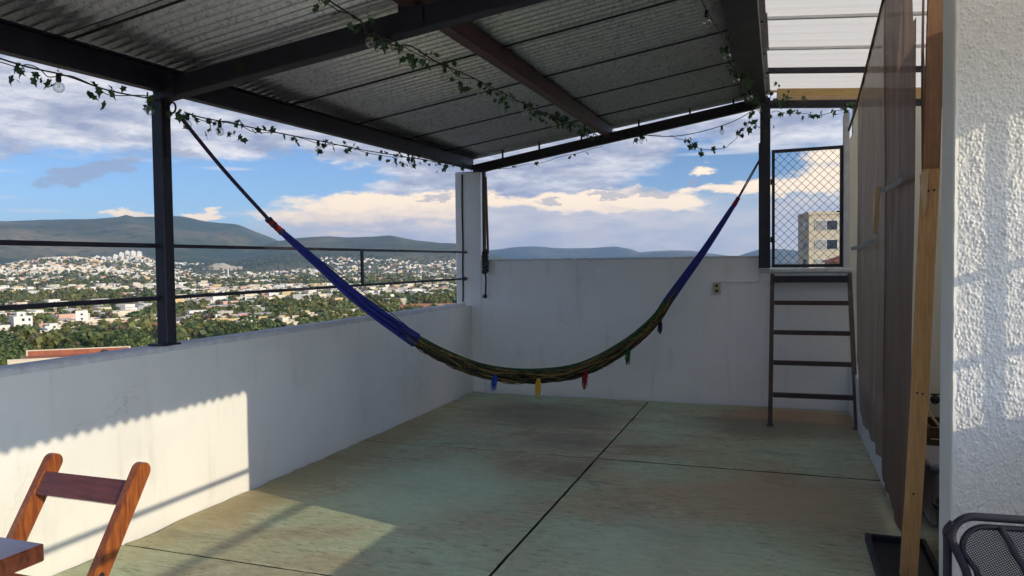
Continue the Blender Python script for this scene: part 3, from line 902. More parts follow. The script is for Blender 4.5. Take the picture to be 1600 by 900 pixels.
# translucent white roof beyond
wr = thing('white_roof', 'white translucent sheet roof behind the post, with pine fascia', 'roof', (0.9, 6.5, 3.3))
def wz(x, yy): return 3.345 - 0.085 * (x + 0.05)
yy = 4.25; k = 0
while yy < 8.3:
    mb, mt = sheet(yy - 0.02, yy + 0.853, -0.16, 2.4, wz, 60 + k, M['white_sheet'], amp=0.004, pitch=0.2133, edge_drop=0.004, trapez=True)
    mb.build('sheet', mt, wr, smooth=False)
    MB().beam((-0.10, yy + 0.853 - 0.02, wz(-0.10, 0) - 0.016), (2.35, yy + 0.853 - 0.02, wz(2.35, 0) - 0.016), 0.030, 0.018).build('batten', M['pine_x'] if k > 3 else M['white_paint'], wr)
    yy += 0.853; k += 1
MB().beam((-0.11, 7.40, wz(-.11, 0) - 0.055), (2.3, 7.40, wz(2.3, 0) - 0.055), 0.045, 0.045).build('steel_tube', M['steel'], wr)
MB().beam((-0.02, YF + 0.12, 3.285), (2.1, YF + 0.12, 3.285 - 0.17), 0.03, 0.085).build('fascia_board', M['pine_x'], wr)
MB().beam((-0.02, YF + 0.085, 3.205), (2.1, YF + 0.085, 3.205 - 0.17), 0.03, 0.072).build('fascia_board', M['wedge'], wr)
MB().beam((-0.10, YF + 0.03, 3.153), (2.1, YF + 0.03, 3.153 - 0.155), 0.06, 0.072).build('steel_beam', M['steel'], wr)

# posts
lp = thing('steel_post', 'dark square steel post standing on the valley-side parapet', 'post', (XL - 0.055, 3.56, PAR))
MB().bevel_box((XL - 0.088, 3.528, PAR), (XL - 0.010, 3.606, 2.575), 0.005).build('shaft', M['steel'], lp)
MB().bevel_box((XL - 0.125, 3.49, PAR + 0.003), (XL + 0.0, 3.63, PAR + 0.016), 0.003).build('base_plate', M['steel'], lp)
MB().box((XL - 0.0095, 3.552, 2.20), (XL - 0.0045, 3.582, 2.56)).build('weld_strip', M['steel'], lp)
rp = thing('steel_post', 'dark steel post bolted to the end wall beside the wire gate', 'post', (-0.13, 8.2, 1.45))
MB().bevel_box((-0.182, YF - 0.106, 1.452), (-0.082, YF - 0.004, 3.20), 0.006).build('shaft', M['steel'], rp)
MB().bevel_box((-0.197, YF - 0.05, 1.45), (-0.1825, YF - 0.002, 2.75), 0.002).build('flat_bar', M['steel'], rp)
for zz in (1.52, 1.62):
    MB().tube([(-0.13, YF - 0.114, zz), (-0.13, YF - 0.105, zz)], 0.010, 6).build('bolt', M['steel'], rp)
tag(MB().bevel_box((1.255, 0.45, PAR + 0.012), (1.335, 0.53, 2.459), 0.005).build('steel_post', M['steel']), 'dark square steel post on the sunny-side parapet behind the viewer', 'post')

# railings
rl = thing('railing', 'dark steel railing with two rails above the valley-side parapet', 'railing', (XL - 0.06, 3, PAR))
xr = XL - 0.065
for zr in (1.672, 1.357):
    MB().beam((xr, -1.5, zr), (xr, 3.527, zr), 0.024, 0.026).build('rail', M['steel'], rl)
    MB().beam((xr, 3.607, zr), (xr, YF - 0.010, zr), 0.022, 0.022).build('rail', M['steel'], rl)
MB().beam((xr, 5.87, 1.3685), (xr, 5.87, 1.6605), 0.022, 0.022, up=(0, 1, 0)).build('baluster', M['steel'], rl)
rl2 = thing('railing', 'dark steel railing above the sunny-side parapet right of the stucco corner', 'railing', (1.29, 1, PAR))
for zr in (1.672, 1.357):
    MB().beam((1.29, Y_BACK, zr), (1.29, 3.18, zr), 0.026, 0.028).build('rail', M['steel'], rl2)
MB().beam((1.29, 3.055, PAR + 0.012), (1.29, 3.055, 2.43), 0.016, 0.014, up=(0, 1, 0)).build('baluster', M['steel'], rl2)

# ==================================================================  GATE, LADDER, WALL FITTINGS
gate = thing('wire_gate', 'dark framed chain-link gate above the ladder', 'gate', (0.28, YF + 0.05, 1.47))
gx0, gx1, gz0, gz1 = -0.068, 0.612, 1.475, 2.665
gy = YF + 0.045
fr = MB()
for (pa, pb) in (((gx0, gy, gz0), (gx1, gy, gz0)), ((gx0, gy, gz1), (gx1, gy, gz1 + 0.008))):
    fr.beam(pa, pb, 0.03, 0.032)
for xx in (gx0 + 0.014, gx1 - 0.014):
    fr.beam((xx, gy - 0.003, gz0 - 0.012), (xx, gy - 0.003, gz1 + 0.014), 0.030, 0.033, up=(0, 1, 0))
fr.build('frame', M['steel'], gate)
ch = MB(); dd = 0.068
import itertools
W_, H_ = gx1 - gx0 - 0.04, gz1 - gz0 - 0.03
def diag(sign):
    c0 = -H_
    q = c0
    while q < W_:
        pts = []
        x_a = max(0, q); x_b = min(W_, q + H_)
        if x_b - x_a > 0.01:
            nseg = max(1, int((x_b - x_a) / (dd)))
            for s in range(nseg * 2 + 1):
                xx = x_a + (x_b - x_a) * s / (nseg * 2)
                zz = xx - q
                zz = zz if sign > 0 else H_ - zz
                pts.append((gx0 + 0.02 + xx, gy + 0.003 * (1 if s % 2 else -1) * sign, gz0 + 0.015 + zz))
            ch.tube(pts, 0.0021, 4, caps=False)
        q += dd * 1.25
diag(1); diag(-1)
stuff(ch.build('wire_mesh', M['steel'], gate))
for zz in (1.75, 2.35):
    MB().tube([(gx0 - 0.004, gy - 0.02, zz - 0.03), (gx0 - 0.004, gy - 0.02, zz + 0.03)], 0.010, 8).build('hinge', M['steel'], gate)
MB().beam((gx1 - 0.06, gy - 0.022, 2.02), (gx1 + 0.03, gy - 0.022, 2.025), 0.012, 0.016).build('latch', M['steel'], gate)

lad = thing('ladder', 'brown steel ladder leaning on the end wall below the gate', 'ladder', (0.3, 7.3, 0))
top_y = YF - 0.045
fl, fr_, tl_, tr_ = Vector((-0.075, 7.30, 0.0)), Vector((0.664, 7.335, 0.0)), Vector((-0.062, top_y, 1.385)), Vector((0.668, top_y, 1.385))
for p0, p1 in ((fl, tl_), (fr_, tr_)):
    MB().beam(p0, p1, 0.040, 0.045, up=(0, 1, 0.0)).build('side_rail', M['steel_brown'], lad)
    MB().bevel_box((p0.x - 0.03, p0.y - 0.03, 0.003), (p0.x + 0.03, p0.y + 0.05, 0.011), 0.002).build('foot', M['steel_brown'], lad)
for zz in (0.262, 0.545, 0.822, 1.105):
    s = zz / 1.385
    a_ = fl.lerp(tl_, s); b2 = fr_.lerp(tr_, s)
    MB().beam(a_ + Vector((0.021, 0, 0)), b2 - Vector((0.021, 0, 0)), 0.045, 0.043).build('rung', M['steel_brown'], lad)
a_ = fl.lerp(tl_, 0.975); b2 = fr_.lerp(tr_, 0.975)
MB().beam(a_ + Vector((0.017, -0.02, -0.01)), b2 + Vector((-0.017, -0.02, -0.01)), 0.10, 0.068).build('top_step', M['steel'], lad)

out = thing('wall_outlet', 'aged ivory power outlet on the end wall', 'outlet', (-0.624, YF, 1.245))
MB().bevel_box((-0.664, YF - 0.026, 1.182), (-0.584, YF - 0.006, 1.306), 0.006).build('plate', M['outlet'], out)
for zz in (1.215, 1.27):
    MB().bevel_box((-0.638, YF - 0.030, zz - 0.013), (-0.610, YF - 0.0255, zz + 0.013), 0.002).build('socket', M['dark_base'], out)
cp = catmull([(-0.584, YF - 0.012, 1.318), (-0.45, YF - 0.012, 1.312), (-0.30, YF - 0.012, 1.310), (-0.215, YF - 0.012, 1.312), (-0.192, YF - 0.012, 1.335), (-0.190, YF - 0.012, 1.45), (-0.190, YF - 0.012, 1.58)], 5)
tag(MB().tube(cp, 0.008, 8).build('conduit', M['plaster_far'], smooth=True), 'thin painted conduit running from the outlet to the post', 'conduit')

wire = catmull([(-3.555, YF - 0.020, 2.60), (-3.560, YF - 0.020, 2.2), (-3.556, YF - 0.019, 1.8), (-3.563, YF - 0.020, 1.5), (-3.562, YF - 0.019, 1.2), (-3.568, YF - 0.021, 1.08)], 6)
tag(MB().tube(wire, 0.009, 6).build('cable', M['cable'], smooth=True), 'black cable running down the white corner column', 'cable')
bt = thing('wooden_batten', 'dark wooden batten beside the corner column with rag wound at its foot', 'batten', (-3.27, 8.2, 1.55))
MB().beam((-3.262, YF - 0.055, 2.62), (-3.266, YF - 0.055, 1.575), 0.03, 0.045, up=(0, 1, 0)).build('board', M['batten'], bt)
MB().beam((-3.232, YF - 0.07, 2.55), (-3.218, YF - 0.06, 1.66), 0.02, 0.025, up=(0, 1, 0)).build('strip', M['primer'], bt)
mb = MB(); rr = random.Random(9)
for k in range(9):
    zc = 1.44 + 0.028 * k
    pts = []
    for j in range(13):
        an = 2 * math.pi * j / 12; q = 0.020 + 0.010 * rr.random()
        pts.append((-3.252 + q * 1.2 * math.cos(an), YF - 0.065 + q * 1.1 * math.sin(an), zc + 0.02 * math.sin(an + k) + 0.01 * rr.random()))
    mb.tube(pts[:12], 0.016, 5, closed=True)
mb.build('wound_rag', M['cable'], bt)
hang = catmull([(-3.255, YF - 0.07, 1.43), (-3.250, YF - 0.06, 1.35), (-3.256, YF - 0.055, 1.26), (-3.262, YF - 0.05, 1.17), (-3.275, YF - 0.05, 1.13)], 4)
MB().tube(hang, [0.010 + (0.014 if k > 12 else 0.0) for k in range(len(hang))], 6).build('loose_end', M['cable'], bt, smooth=True)

# ==================================================================  CURTAIN SIDE
def curtain_panel(name, label, path, zt, zb, mat, ny, nz, amp, freq, seed, taper=1.0):
    """path(s)->(x,y); zt(s), zb(s) top and hem height"""
    mb = MB(); vs = []
    for j in range(nz + 1):
        tt = j / nz
        for i in range(ny + 1):
            s = i / ny
            x, y_ = path(s)
            top, bot = zt(s), zb(s)
            z = top + (bot - top) * tt
            fold = amp * (0.35 + 0.65 * (tt if taper > 0 else 1 - tt)) * (0.35 * math.sin(s * freq + 1.3 * mnoise.noise(Vector((s * 3, tt * 1.5, seed)))) + 1.1 * mnoise.noise(Vector((s * 7, tt * 2.2 + s, seed + 3))) + 0.6 * mnoise.noise(Vector((s * 16, tt * 3.0, seed + 5))))
            belly = 0.03 * math.sin(tt * math.pi) * mnoise.noise(Vector((s * 2, tt, seed + 8)))
            vs.append((x + fold + belly, y_, z))
    n1 = len(vs); q = ny + 1
    fs = [(j * q + i, j * q + i + 1, (j + 1) * q + i + 1, (j + 1) * q + i) for j in range(nz) for i in range(ny)]
    mb.add(vs, fs)
    return mb, vs, q
cur1 = thing('shade_curtain', 'sheer grey-brown mesh curtain nearest the gate, hanging over the low wall', 'curtain', (0.69, 6.7, 0.3))
def p1(s): return (0.640 - 0.020 * s, 7.12 + (5.22 - 7.12) * s)
def zt1(s): return 2.87 + 0.30 * s + 0.012 * math.sin(s * 11)
def zb1(s): return 0.64 - 0.40 * sstep(min(1, s * 4.0)) + 0.03 * sstep((s - 0.5) / 0.5) + 0.010 * math.sin(s * 13)
mb, vs1, q1 = curtain_panel('c', '', p1, zt1, zb1, None, 110, 60, 0.024, 26, 1)
mb.build('cloth', M['mesh_cloth'], cur1, smooth=True)
def strap(pa, pb, wid, par):
    pa = Vector(pa); pb = Vector(pb); mb = MB(); v2 = []; n = 14
    for i in range(n + 1):
        p = pa.lerp(pb, i / n) + Vector((0.001 * math.sin(i * 1.7), 0, -0.012 * math.sin(math.pi * i / n)))
        v2 += [p + Vector((0, 0, wid / 2)), p - Vector((0, 0, wid / 2)), p + Vector((0.003, 0, wid / 2)), p + Vector((0.003, 0, -wid / 2))]
    fs = []
    for i in range(n):
        a_ = i * 4; b_ = a_ + 4
        fs += [(a_, a_ + 1, b_ + 1, b_), (a_ + 2, b_ + 2, b_ + 3, a_ + 3), (a_, b_, b_ + 2, a_ + 2), (a_ + 1, a_ + 3, b_ + 3, b_ + 1)]
    mb.add(v2, fs); mb.build('strap', M['tape'], par)
strap((0.586, 7.05, 1.63), (0.566, 5.28, 1.66), 0.028, cur1)

cur2 = thing('shade_curtain', 'darker brown curtain nearest the pine post, reaching down to the floor', 'curtain', (0.645, 4.6, 0.05))
def p2(s): return (0.624 - 0.012 * s, 5.28 + (4.03 - 5.28) * s)
def zt2(s): return 3.16 - 0.02 * s if s < 0.88 else 3.14 - 0.45 * sstep((s - 0.88) / 0.06)
def zb2(s): return 0.17 - 0.15 * s
mb, vs2, q2 = curtain_panel('c2', '', p2, zt2, zb2, None, 70, 64, 0.014, 21, 5)
mb.build('cloth', M['brown_cloth'], cur2, smooth=True)
strap((0.574, 4.99, 1.955), (0.566, 4.06, 1.935), 0.030, cur2)
# narrow hanging strip with gap beside it
cur3 = thing('shade_curtain', 'narrow dark strip of curtain hanging high behind the pine post', 'curtain', (0.70, 4.2, 2.0))
mb, vs3, q3 = curtain_panel('c3', '', lambda s: (0.70 - 0.005 * s, 4.42 - 0.10 * s), lambda s: 3.25, lambda s: 1.25, None, 10, 30, 0.006, 9, 12)
mb.build('cloth', M['brown_cloth'], cur3, smooth=True)
# top rail from which the curtains hang
tag(MB().tube([(0.66, 8.24, 2.83), (0.64, 7.12, 2.885), (0.62, 5.22, 3.175), (0.645, 3.41, 3.20)], 0.012, 8).build('curtain_rail', M['batten'], smooth=True), 'thin dark rod carrying the shade curtains under the white roof', 'rod')

pp = thing('pine_post', 'raw pine board standing upright in front of the curtains', 'post', (0.6, 3.98, 0))
mb = MB()
p0, p1_ = Vector((0.588, 3.985, 0.003)), Vector((0.676, 3.985, 1.962))
ax = (p1_ - p0)
wl = 0.074
vs = []
for k in range(25):
    s = k / 24; c0 = p0 + ax * s
    bow = 0.004 * math.sin(s * 5)
    for a_, b2 in ((-wl / 2, -0.014), (wl / 2, -0.014), (wl / 2, 0.014), (-wl / 2, 0.014)): vs.append(c0 + Vector((a_ + bow, b2, 0)))
fs = [(3, 2, 1, 0), (96, 97, 98, 99)]
for k in range(24):
    for e in range(4): fs.append((k * 4 + e, k * 4 + (e + 1) % 4, (k + 1) * 4 + (e + 1) % 4, (k + 1) * 4 + e))
mb.add(vs, fs); mb.build('board', M['pine'], pp)
mb = MB().beam((0.677, 4.022, 1.90), (0.705, 4.022, 3.23), 0.070, 0.035, up=(0, 1, 0))
M['pine_shaded'] = wood('pine board with painted shade', (0.34, 0.17, 0.075), (0.20, 0.09, 0.04), (16, 16, 1.1), 0.7)  # shade on the upper board is put into its colour
mb.build('upper_board', M['pine_shaded'], pp)
for (xo, zz) in ((-0.012, 1.86), (0.012, 1.862), (-0.010, 0.905), (0.014, 0.903), (0.0, 0.42)):
    c0 = p0 + ax * (zz / 1.962)
    MB().tube([(c0.x + xo, 3.9685, zz), (c0.x + xo, 3.9705, zz)], 0.0055, 8).build('screw', M['cable'], pp)
MB().prism([(0.622, 1.935), (0.656, 1.962), (0.650, 1.80), (0.638, 1.735)], 'y', 3.945, 3.969).build('wedge', M['wedge'], pp)
wd = thing('wooden_wedge', 'pale wooden wedge pinning the two curtains together', 'wedge', (0.64, 5.05, 1.75))
MB().prism([(5.13, 1.945), (4.96, 1.972), (5.00, 1.86), (5.11, 1.70)], 'x', 0.548, 0.572).build('block', M['wedge'], wd)
MB().tube([(0.545, 5.03, 1.93), (0.549, 5.03, 1.93)], 0.004, 6).build('screw', M['cable'], wd)

# tray on the floor beside the post
tr_t = thing('floor_tray', 'shallow black tray with raised rim on the floor beside the pine board', 'tray', (0.55, 4.2, 0))
mb = MB()
tx0, tx1, ty0, ty1 = 0.445, 0.74, 3.55, 4.46
MB().box((tx0 + 0.02, ty0 + 0.02, 0.004), (tx1 - 0.02, ty1 - 0.02, 0.014)).build('pan', M['black'], tr_t)
for a_, b2 in (((tx0, ty0, .0), (tx0 + 0.028, ty1, 0.045)), ((tx1 - 0.028, ty0, 0), (tx1, ty1, 0.045)), ((tx0 + 0.0285, ty0, 0), (tx1 - 0.0285, ty0 + 0.028, 0.045)), ((tx0 + 0.0285, ty1 - 0.028, 0), (tx1 - 0.0285, ty1, 0.045))):
    MB().bevel_box((a_[0], a_[1], 0.003), b2, 0.004).build('rim', M['steel'], tr_t)

# things glimpsed behind the post
tub = thing('plastic_tub', 'black plastic tub on the floor behind the pine board', 'tub', (0.86, 4.15, 0))
mb = MB(); vs = []; n = 24
for (rr_, zz) in ((0.155, 0.003), (0.19, 0.26), (0.20, 0.26), (0.198, 0.275), (0.182, 0.272), (0.15, 0.02)):
    for k in range(n): vs.append((0.95 + rr_ * math.cos(2 * math.pi * k / n), 4.35 + rr_ * math.sin(2 * math.pi * k / n), zz))
fs = [tuple(range(n - 1, -1, -1))] + [(j * n + k, j * n + (k + 1) % n, (j + 1) * n + (k + 1) % n, (j + 1) * n + k) for j in range(5) for k in range(n)] + [tuple(5 * n + k for k in range(n))]
mb.add(vs, fs); mb.build('bucket', M['black'], tub, smooth=True)
gb = thing('storage_box', 'grey storage box with lid behind the pine board', 'box', (1.05, 5.0, 0))
MB().bevel_box((0.82, 4.78, 0.003), (1.30, 5.22, 0.33), 0.02).build('body', M['grey_box'], gb)
MB().bevel_box((0.80, 4.76, 0.331), (1.32, 5.24, 0.375), 0.012).build('lid', M['grey_box'], gb)
ct = thing('wooden_crate', 'brown wooden crate against the far wall behind the curtain', 'crate', (1.3, 6.1, 0))
for k in range(4):
    MB().box((1.0, 5.90, 0.02 + k * 0.085), (1.5, 5.915, 0.095 + k * 0.085)).build('slat', M['batten'], ct)
    MB().box((1.0, 6.30, 0.02 + k * 0.085), (1.5, 6.315, 0.095 + k * 0.085)).build('slat', M['batten'], ct)
    for xx in (1.0, 1.485): MB().box((xx, 5.9155, 0.02 + k * 0.085), (xx + 0.015, 6.2995, 0.095 + k * 0.085)).build('slat', M['batten'], ct)
MB().box((1.016, 5.916, 0.004), (1.484, 6.299, 0.018)).build('bottom', M['batten'], ct)
stick = tag(MB().tube([(0.905, 5.66, 0.62), (0.95, 5.6, 0.50), (1.055, 5.5, 0.36), (1.12, 5.42, 0.012)], 0.009, 6).build('broom_stick', M['wedge'], smooth=True), 'thin pale stick leaning behind the pine board', 'stick')
hk = thing('wall_tap', 'small black tap on the pale wall behind the pine board', 'tap', (1.42, 8.2, 0.2))
MB().tube([(1.43, YF, 0.17), (1.43, YF - 0.07, 0.17)], 0.018, 8).build('pipe', M['black'], hk)
MB().sphere((1.43, YF - 0.085, 0.165), 0.045, 10, 6).build('valve', M['black'], hk)
MB().beam((1.39, YF - 0.09, 0.215), (1.47, YF - 0.09, 0.22), 0.02, 0.014).build('handle', M['black'], hk)

# ==================================================================  HAMMOCK
m_h = {
 'blue': simple('blue cotton cord', (0.022, 0.034, 0.32), (0.010, 0.016, 0.15), 60, 0.85, 0.3, stretch=(1, 1, 1)),
 'olive': simple('olive cotton cord', (0.13, 0.105, 0.032), (0.055, 0.045, 0.015), 60, 0.9, 0.3),
 'dark': simple('dark brown cotton cord', (0.020, 0.016, 0.012), (0.010, 0.008, 0.008), 60, 0.9, 0.3),
 'yellow': simple('mustard cotton cord', (0.30, 0.205, 0.055), (0.16, 0.105, 0.025), 60, 0.9, 0.3),
 'green': simple('dark green cotton cord', (0.014, 0.090, 0.028), (0.008, 0.045, 0.015), 60, 0.9, 0.3),
 'red': simple('red cotton', (0.36, 0.012, 0.016), (0.18, 0.006, 0.012), 60, 0.9, 0.3),
 'purple': simple('dark purple rope', (0.055, 0.030, 0.085), (0.022, 0.012, 0.035), 60, 0.9, 0.4),
 'tblue': simple('bright blue cotton', (0.015, 0.07, 0.42), (0.01, 0.03, 0.25), 60, 0.9, 0.3),
 'tyellow': simple('yellow cotton', (0.72, 0.50, 0.045), (0.55, 0.34, 0.02), 60, 0.9, 0.3),
 'tgreen': simple('green cotton', (0.008, 0.15, 0.030), (0.004, 0.07, 0.015), 60, 0.9, 0.3),
 'tnavy': simple('navy cotton', (0.010, 0.015, 0.060), (0.006, 0.008, 0.03), 60, 0.9, 0.3)}
ham = thing('hammock', 'gathered rope hammock with blue ends hung between the two posts', 'hammock', (-1.8, 5.8, 0.55))
hp = [(-3.435, 3.621, 2.481), (-3.288, 3.821, 2.169), (-3.141, 4.023, 1.888), (-3.088, 4.095, 1.795), (-2.919, 4.326, 1.540), (-2.759, 4.545, 1.301), (-2.553, 4.827, 1.046), (-2.375, 5.071, 0.859), (-2.143, 5.388, 0.697), (-1.871, 5.76, 0.618), (-1.582, 6.155, 0.631), (-1.291, 6.553, 0.780), (-1.072, 6.853, 0.993), (-0.935, 7.041, 1.219), (-0.676, 7.394, 1.634), (-0.446, 7.709, 2.037), (-0.389, 7.787, 2.142), (-0.184, 8.067, 2.557)]
NS = 10
cl = catmull(hp, NS)
def frame(i):
    d = (cl[min(i + 1, len(cl) - 1)] - cl[max(i - 1, 0)]).normalized()
    s = d.cross(Vector((0, 0, 1))).normalized(); u = s.cross(d).normalized()
    return d, s, u
ib0, ib1 = 6 * NS, 13 * NS
rr = random.Random(4)
strands = {}
def body_r(t_):
    return 0.023 + 0.022 * math.sin(math.pi * min(1, max(0, t_))) ** 0.6
for k in range(64):
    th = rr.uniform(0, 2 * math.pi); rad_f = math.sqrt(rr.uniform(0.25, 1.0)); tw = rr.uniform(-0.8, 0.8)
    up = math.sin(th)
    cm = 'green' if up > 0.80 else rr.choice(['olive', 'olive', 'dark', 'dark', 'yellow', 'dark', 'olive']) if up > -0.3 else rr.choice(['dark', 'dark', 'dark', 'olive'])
    pts = []
    for i in range(ib0 - 1, ib1 + 2, 2):
        t_ = (i - ib0) / (ib1 - ib0); d, s, u = frame(i)
        a_ = th + tw * math.sin(t_ * 5 + k) * 0.5 + 0.25 * math.sin(i * 0.45 + k * 2.1)
        R_ = body_r(t_) * rad_f
        pts.append(cl[i] + s * math.cos(a_) * R_ * 1.15 + u * math.sin(a_) * R_ * 1.18)
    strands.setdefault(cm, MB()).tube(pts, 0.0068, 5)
for k in range(44):
    th = rr.uniform(0, 2 * math.pi); sg = 1 if k % 2 else -1; pts = []
    for i in range(ib0, ib1 + 1):
        t_ = (i - ib0) / (ib1 - ib0); d, s, u = frame(i)
        a_ = th + sg * t_ * 9.0 + 0.2 * math.sin(i * 0.8 + k)
        R_ = body_r(t_) * (1.03 + 0.10 * math.sin(i * 0.63 + k * 1.7))
        pts.append(cl[i] + s * math.cos(a_) * R_ * 1.15 + u * math.sin(a_) * R_ * 1.18)
    strands.setdefault(rr.choice(['dark', 'olive', 'yellow', 'olive', 'dark']), MB()).tube(pts, 0.0033, 4)
for k in range(9):
    i = rr.randrange(ib0 + 3, ib1 - 8); t_ = (i - ib0) / (ib1 - ib0); ln = rr.randrange(4, 8)
    pts = [cl[i + j] - frame(i + j)[2] * (body_r(t_) * 1.1 + rr.uniform(0.010, 0.022) * math.sin(math.pi * j / ln)) + frame(i + j)[1] * rr.uniform(-0.01, 0.02) for j in range(ln + 1)]
    strands['olive'].tube(pts, 0.0025, 4)
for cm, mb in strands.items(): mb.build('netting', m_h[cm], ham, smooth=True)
# edge cords
for sgn in (-1, 1):
    pts = []
    for i in range(ib0 - 2, ib1 + 3, 2):
        t_ = (i - ib0) / (ib1 - ib0); d, s, u = frame(i)
        pts.append(cl[i] + u * (body_r(t_) * 1.2) + s * sgn * (0.012 + 0.006 * math.sin(i * 0.3)))
    MB().tube(pts, 0.009, 6).build('edge_cord', m_h['green'], ham, smooth=True)
# blue arms
def arm(i0, i1, wmax):
    mb = MB()
    for k in range(40):
        th = rr.uniform(0, 2 * math.pi); rf = math.sqrt(rr.random())
        pts = []
        for q in range(25):
            s_ = q / 24; fi = i0 + (i1 - i0) * s_
            i = int(round(fi)); d, s, u = frame(i)
            base = cl[min(len(cl) - 1, max(0, int(fi)))].lerp(cl[min(len(cl) - 1, int(fi) + 1)], fi - int(fi))
            R_ = (0.012 + (wmax - 0.012) * s_ ** 0.8) * rf
            a_ = th + 0.2 * math.sin(s_ * 7 + k)
            pts.append(base + s * math.cos(a_) * R_ * 0.8 + u * math.sin(a_) * R_)
        mb.tube(pts, 0.0058, 4)
    mb.build('end_cords', m_h['blue'], ham, smooth=True)
arm(3 * NS, 6 * NS + 3, 0.052)
arm(16 * NS - 4, 13 * NS - 3, 0.046)
# loose stray cord above the left arm
i_a, i_b = 4 * NS, 6 * NS + 4
MB().tube([cl[i].copy() + frame(i)[2] * (0.035 + 0.03 * math.sin(math.pi * (i - i_a) / (i_b - i_a))) for i in range(i_a, i_b, 2)], 0.003, 4).build('stray_cord', m_h['purple'], ham, smooth=True)
def knot(i0, i1, r0, cols):
    for n_, i in enumerate(range(i0, i1)):
        d, s, u = frame(i)
        for sub in (0.0, 0.5):
            c0 = cl[i].lerp(cl[i + 1], sub)
            R_ = r0 * (0.8 + 0.35 * rr.random())
            pts = [c0 + (s * math.cos(2 * math.pi * j / 10) + u * math.sin(2 * math.pi * j / 10)) * R_ + d * 0.004 * math.sin(j + i) for j in range(10)]
            MB().tube(pts, 0.009, 5, closed=True).build('knot', m_h[cols[n_ % len(cols)]], ham, smooth=True)
knot(2 * NS + 4, 3 * NS + 2, 0.015, ['purple', 'purple', 'red', 'red', 'red', 'purple', 'red'])
knot(16 * NS - 7, 16 * NS + 1, 0.014, ['red', 'red', 'purple', 'red'])
MB().tube([cl[i] for i in range(0, 3 * NS + 1)], 0.0125, 7).build('hanging_rope', m_h['purple'], ham, smooth=True)
for o_ in (-0.016, 0.016):
    pts = []
    for i in range(16 * NS - 2, len(cl)):
        d, s, u = frame(i); f_ = (i - 16 * NS + 2) / 12
        pts.append(cl[i] + u * o_ * math.sin(math.pi * min(1, f_ * 0.55 + 0.15)) + s * o_ * 0.5)
    MB().tube(pts, 0.006, 6).build('hanging_rope', m_h['purple'], ham, smooth=True)
# hooks
for nm, p_, dirn in (('L', (XL - 0.008, 3.585, 2.50), (1, 0, 0)), ('R', (-0.184, 8.14, 2.565), (0, -1, 0))):
    dv = Vector(dirn); p_ = Vector(p_)
    ringc = p_ + dv * 0.030
    side = dv.cross(Vector((0, 0, 1)))
    pts = [ringc + dv * 0.026 * math.cos(2 * math.pi * j / 12) + Vector((0, 0, 1)) * 0.032 * math.sin(2 * math.pi * j / 12) for j in range(12)]
    tag(MB().tube(pts, 0.006, 6, closed=True).build('hook_ring', M['steel'], smooth=True),
        'steel ring on the valley-side post holding the hammock rope' if nm == 'L' else 'steel ring on the post beside the gate holding the hammock cords', 'hook')
# tassels
for px_i, cm, ln in ((8 * NS + 1, 'tblue', 0.115), (9 * NS + 0, 'tyellow', 0.145), (10 * NS + 0, 'red', 0.145), (11 * NS + 0, 'tgreen', 0.130), (12 * NS + 1, 'tnavy', 0.12)):
    i = px_i; d, s, u = frame(i); t_ = (i - ib0) / (ib1 - ib0)
    top = cl[i] - s * 0.0 + Vector((0, -0.045, 0.012)) - u * body_r(t_) * 0.45
    # hang on the camera-facing edge of the bundle
    top = cl[i] + s * (body_r(t_) * 1.22) - u * 0.012
    mb = MB()
    for k in range(46):
        a_ = rr.uniform(0, 2 * math.pi); q = rr.uniform(0.002, 0.016); sw = rr.uniform(0.62, 1.12)
        pts = []
        for j in range(7):
            f_ = j / 6
            wob = 0.009 * math.sin(f_ * 5 + k * 1.9)
            spread = q * (0.5 + 1.0 * math.sin(math.pi * min(1, f_ * 0.75 + 0.05)))
            pts.append(top + Vector((math.cos(a_) * spread + wob * 0.5 - 0.008 * f_, math.sin(a_) * spread + wob * 0.3, -ln * f_ * sw)))
        mb.tube(pts, [0.0030, 0.0026, 0.0024, 0.0022, 0.0020, 0.0018, 0.0012], 4)
    mb.build('tassel', m_h[cm], ham, smooth=True)

# ==================================================================  GARLANDS AND STRING LIGHTS
def ivy_leaf_mesh(seed):
    rnd = random.Random(seed)
    ol = [(0.0, 0.0), (0.16, -0.13), (0.42, -0.06), (0.34, 0.22), (0.58, 0.40), (0.27, 0.52), (0.14, 0.66), (0.0, 1.0), (-0.14, 0.66), (-0.27, 0.52), (-0.58, 0.40), (-0.34, 0.22), (-0.42, -0.06), (-0.16, -0.13)]
    vs = [(0, 0.3, 0.06)]
    for x, y_ in ol:
        x *= rnd.uniform(0.85, 1.12); y_ *= rnd.uniform(0.92, 1.08)
        vs.append((x, y_, 0.06 - 0.28 * x * x - 0.16 * (y_ - 0.3) ** 2 + rnd.uniform(-0.03, 0.03)))
    n = len(ol)
    mb = MB().add(vs, [(0, 1 + k, 1 + (k + 1) % n) for k in range(n)])
    mb.add([(-0.012, 0.0, 0.02), (0.012, 0.0, 0.02), (0.008, -0.55, 0.10), (-0.008, -0.55, 0.10)], [(0, 1, 2, 3)])
    return mb.mesh('leaf', M['ivy'])
LEAF = [ivy_leaf_mesh(s) for s in range(5)]
lr = random.Random(21)
def add_leaf(par, p, size, hang=1.0):
    o = link_copy('leaf', lr.choice(LEAF), par)
    o.location = Vector(p) - par.location
    # face roughly sideways, tip pointing down or out
    rx = rad(lr.uniform(200, 300)) if hang > 0.5 else rad(lr.uniform(0, 360))
    o.rotation_euler = (rx, rad(lr.uniform(-35, 35)), lr.uniform(0, 2 * math.pi))
    sc = size * lr.uniform(0.6, 1.25)
    o.scale = (sc * lr.uniform(0.75, 1.1), sc, sc * lr.uniform(0.6, 2.2))
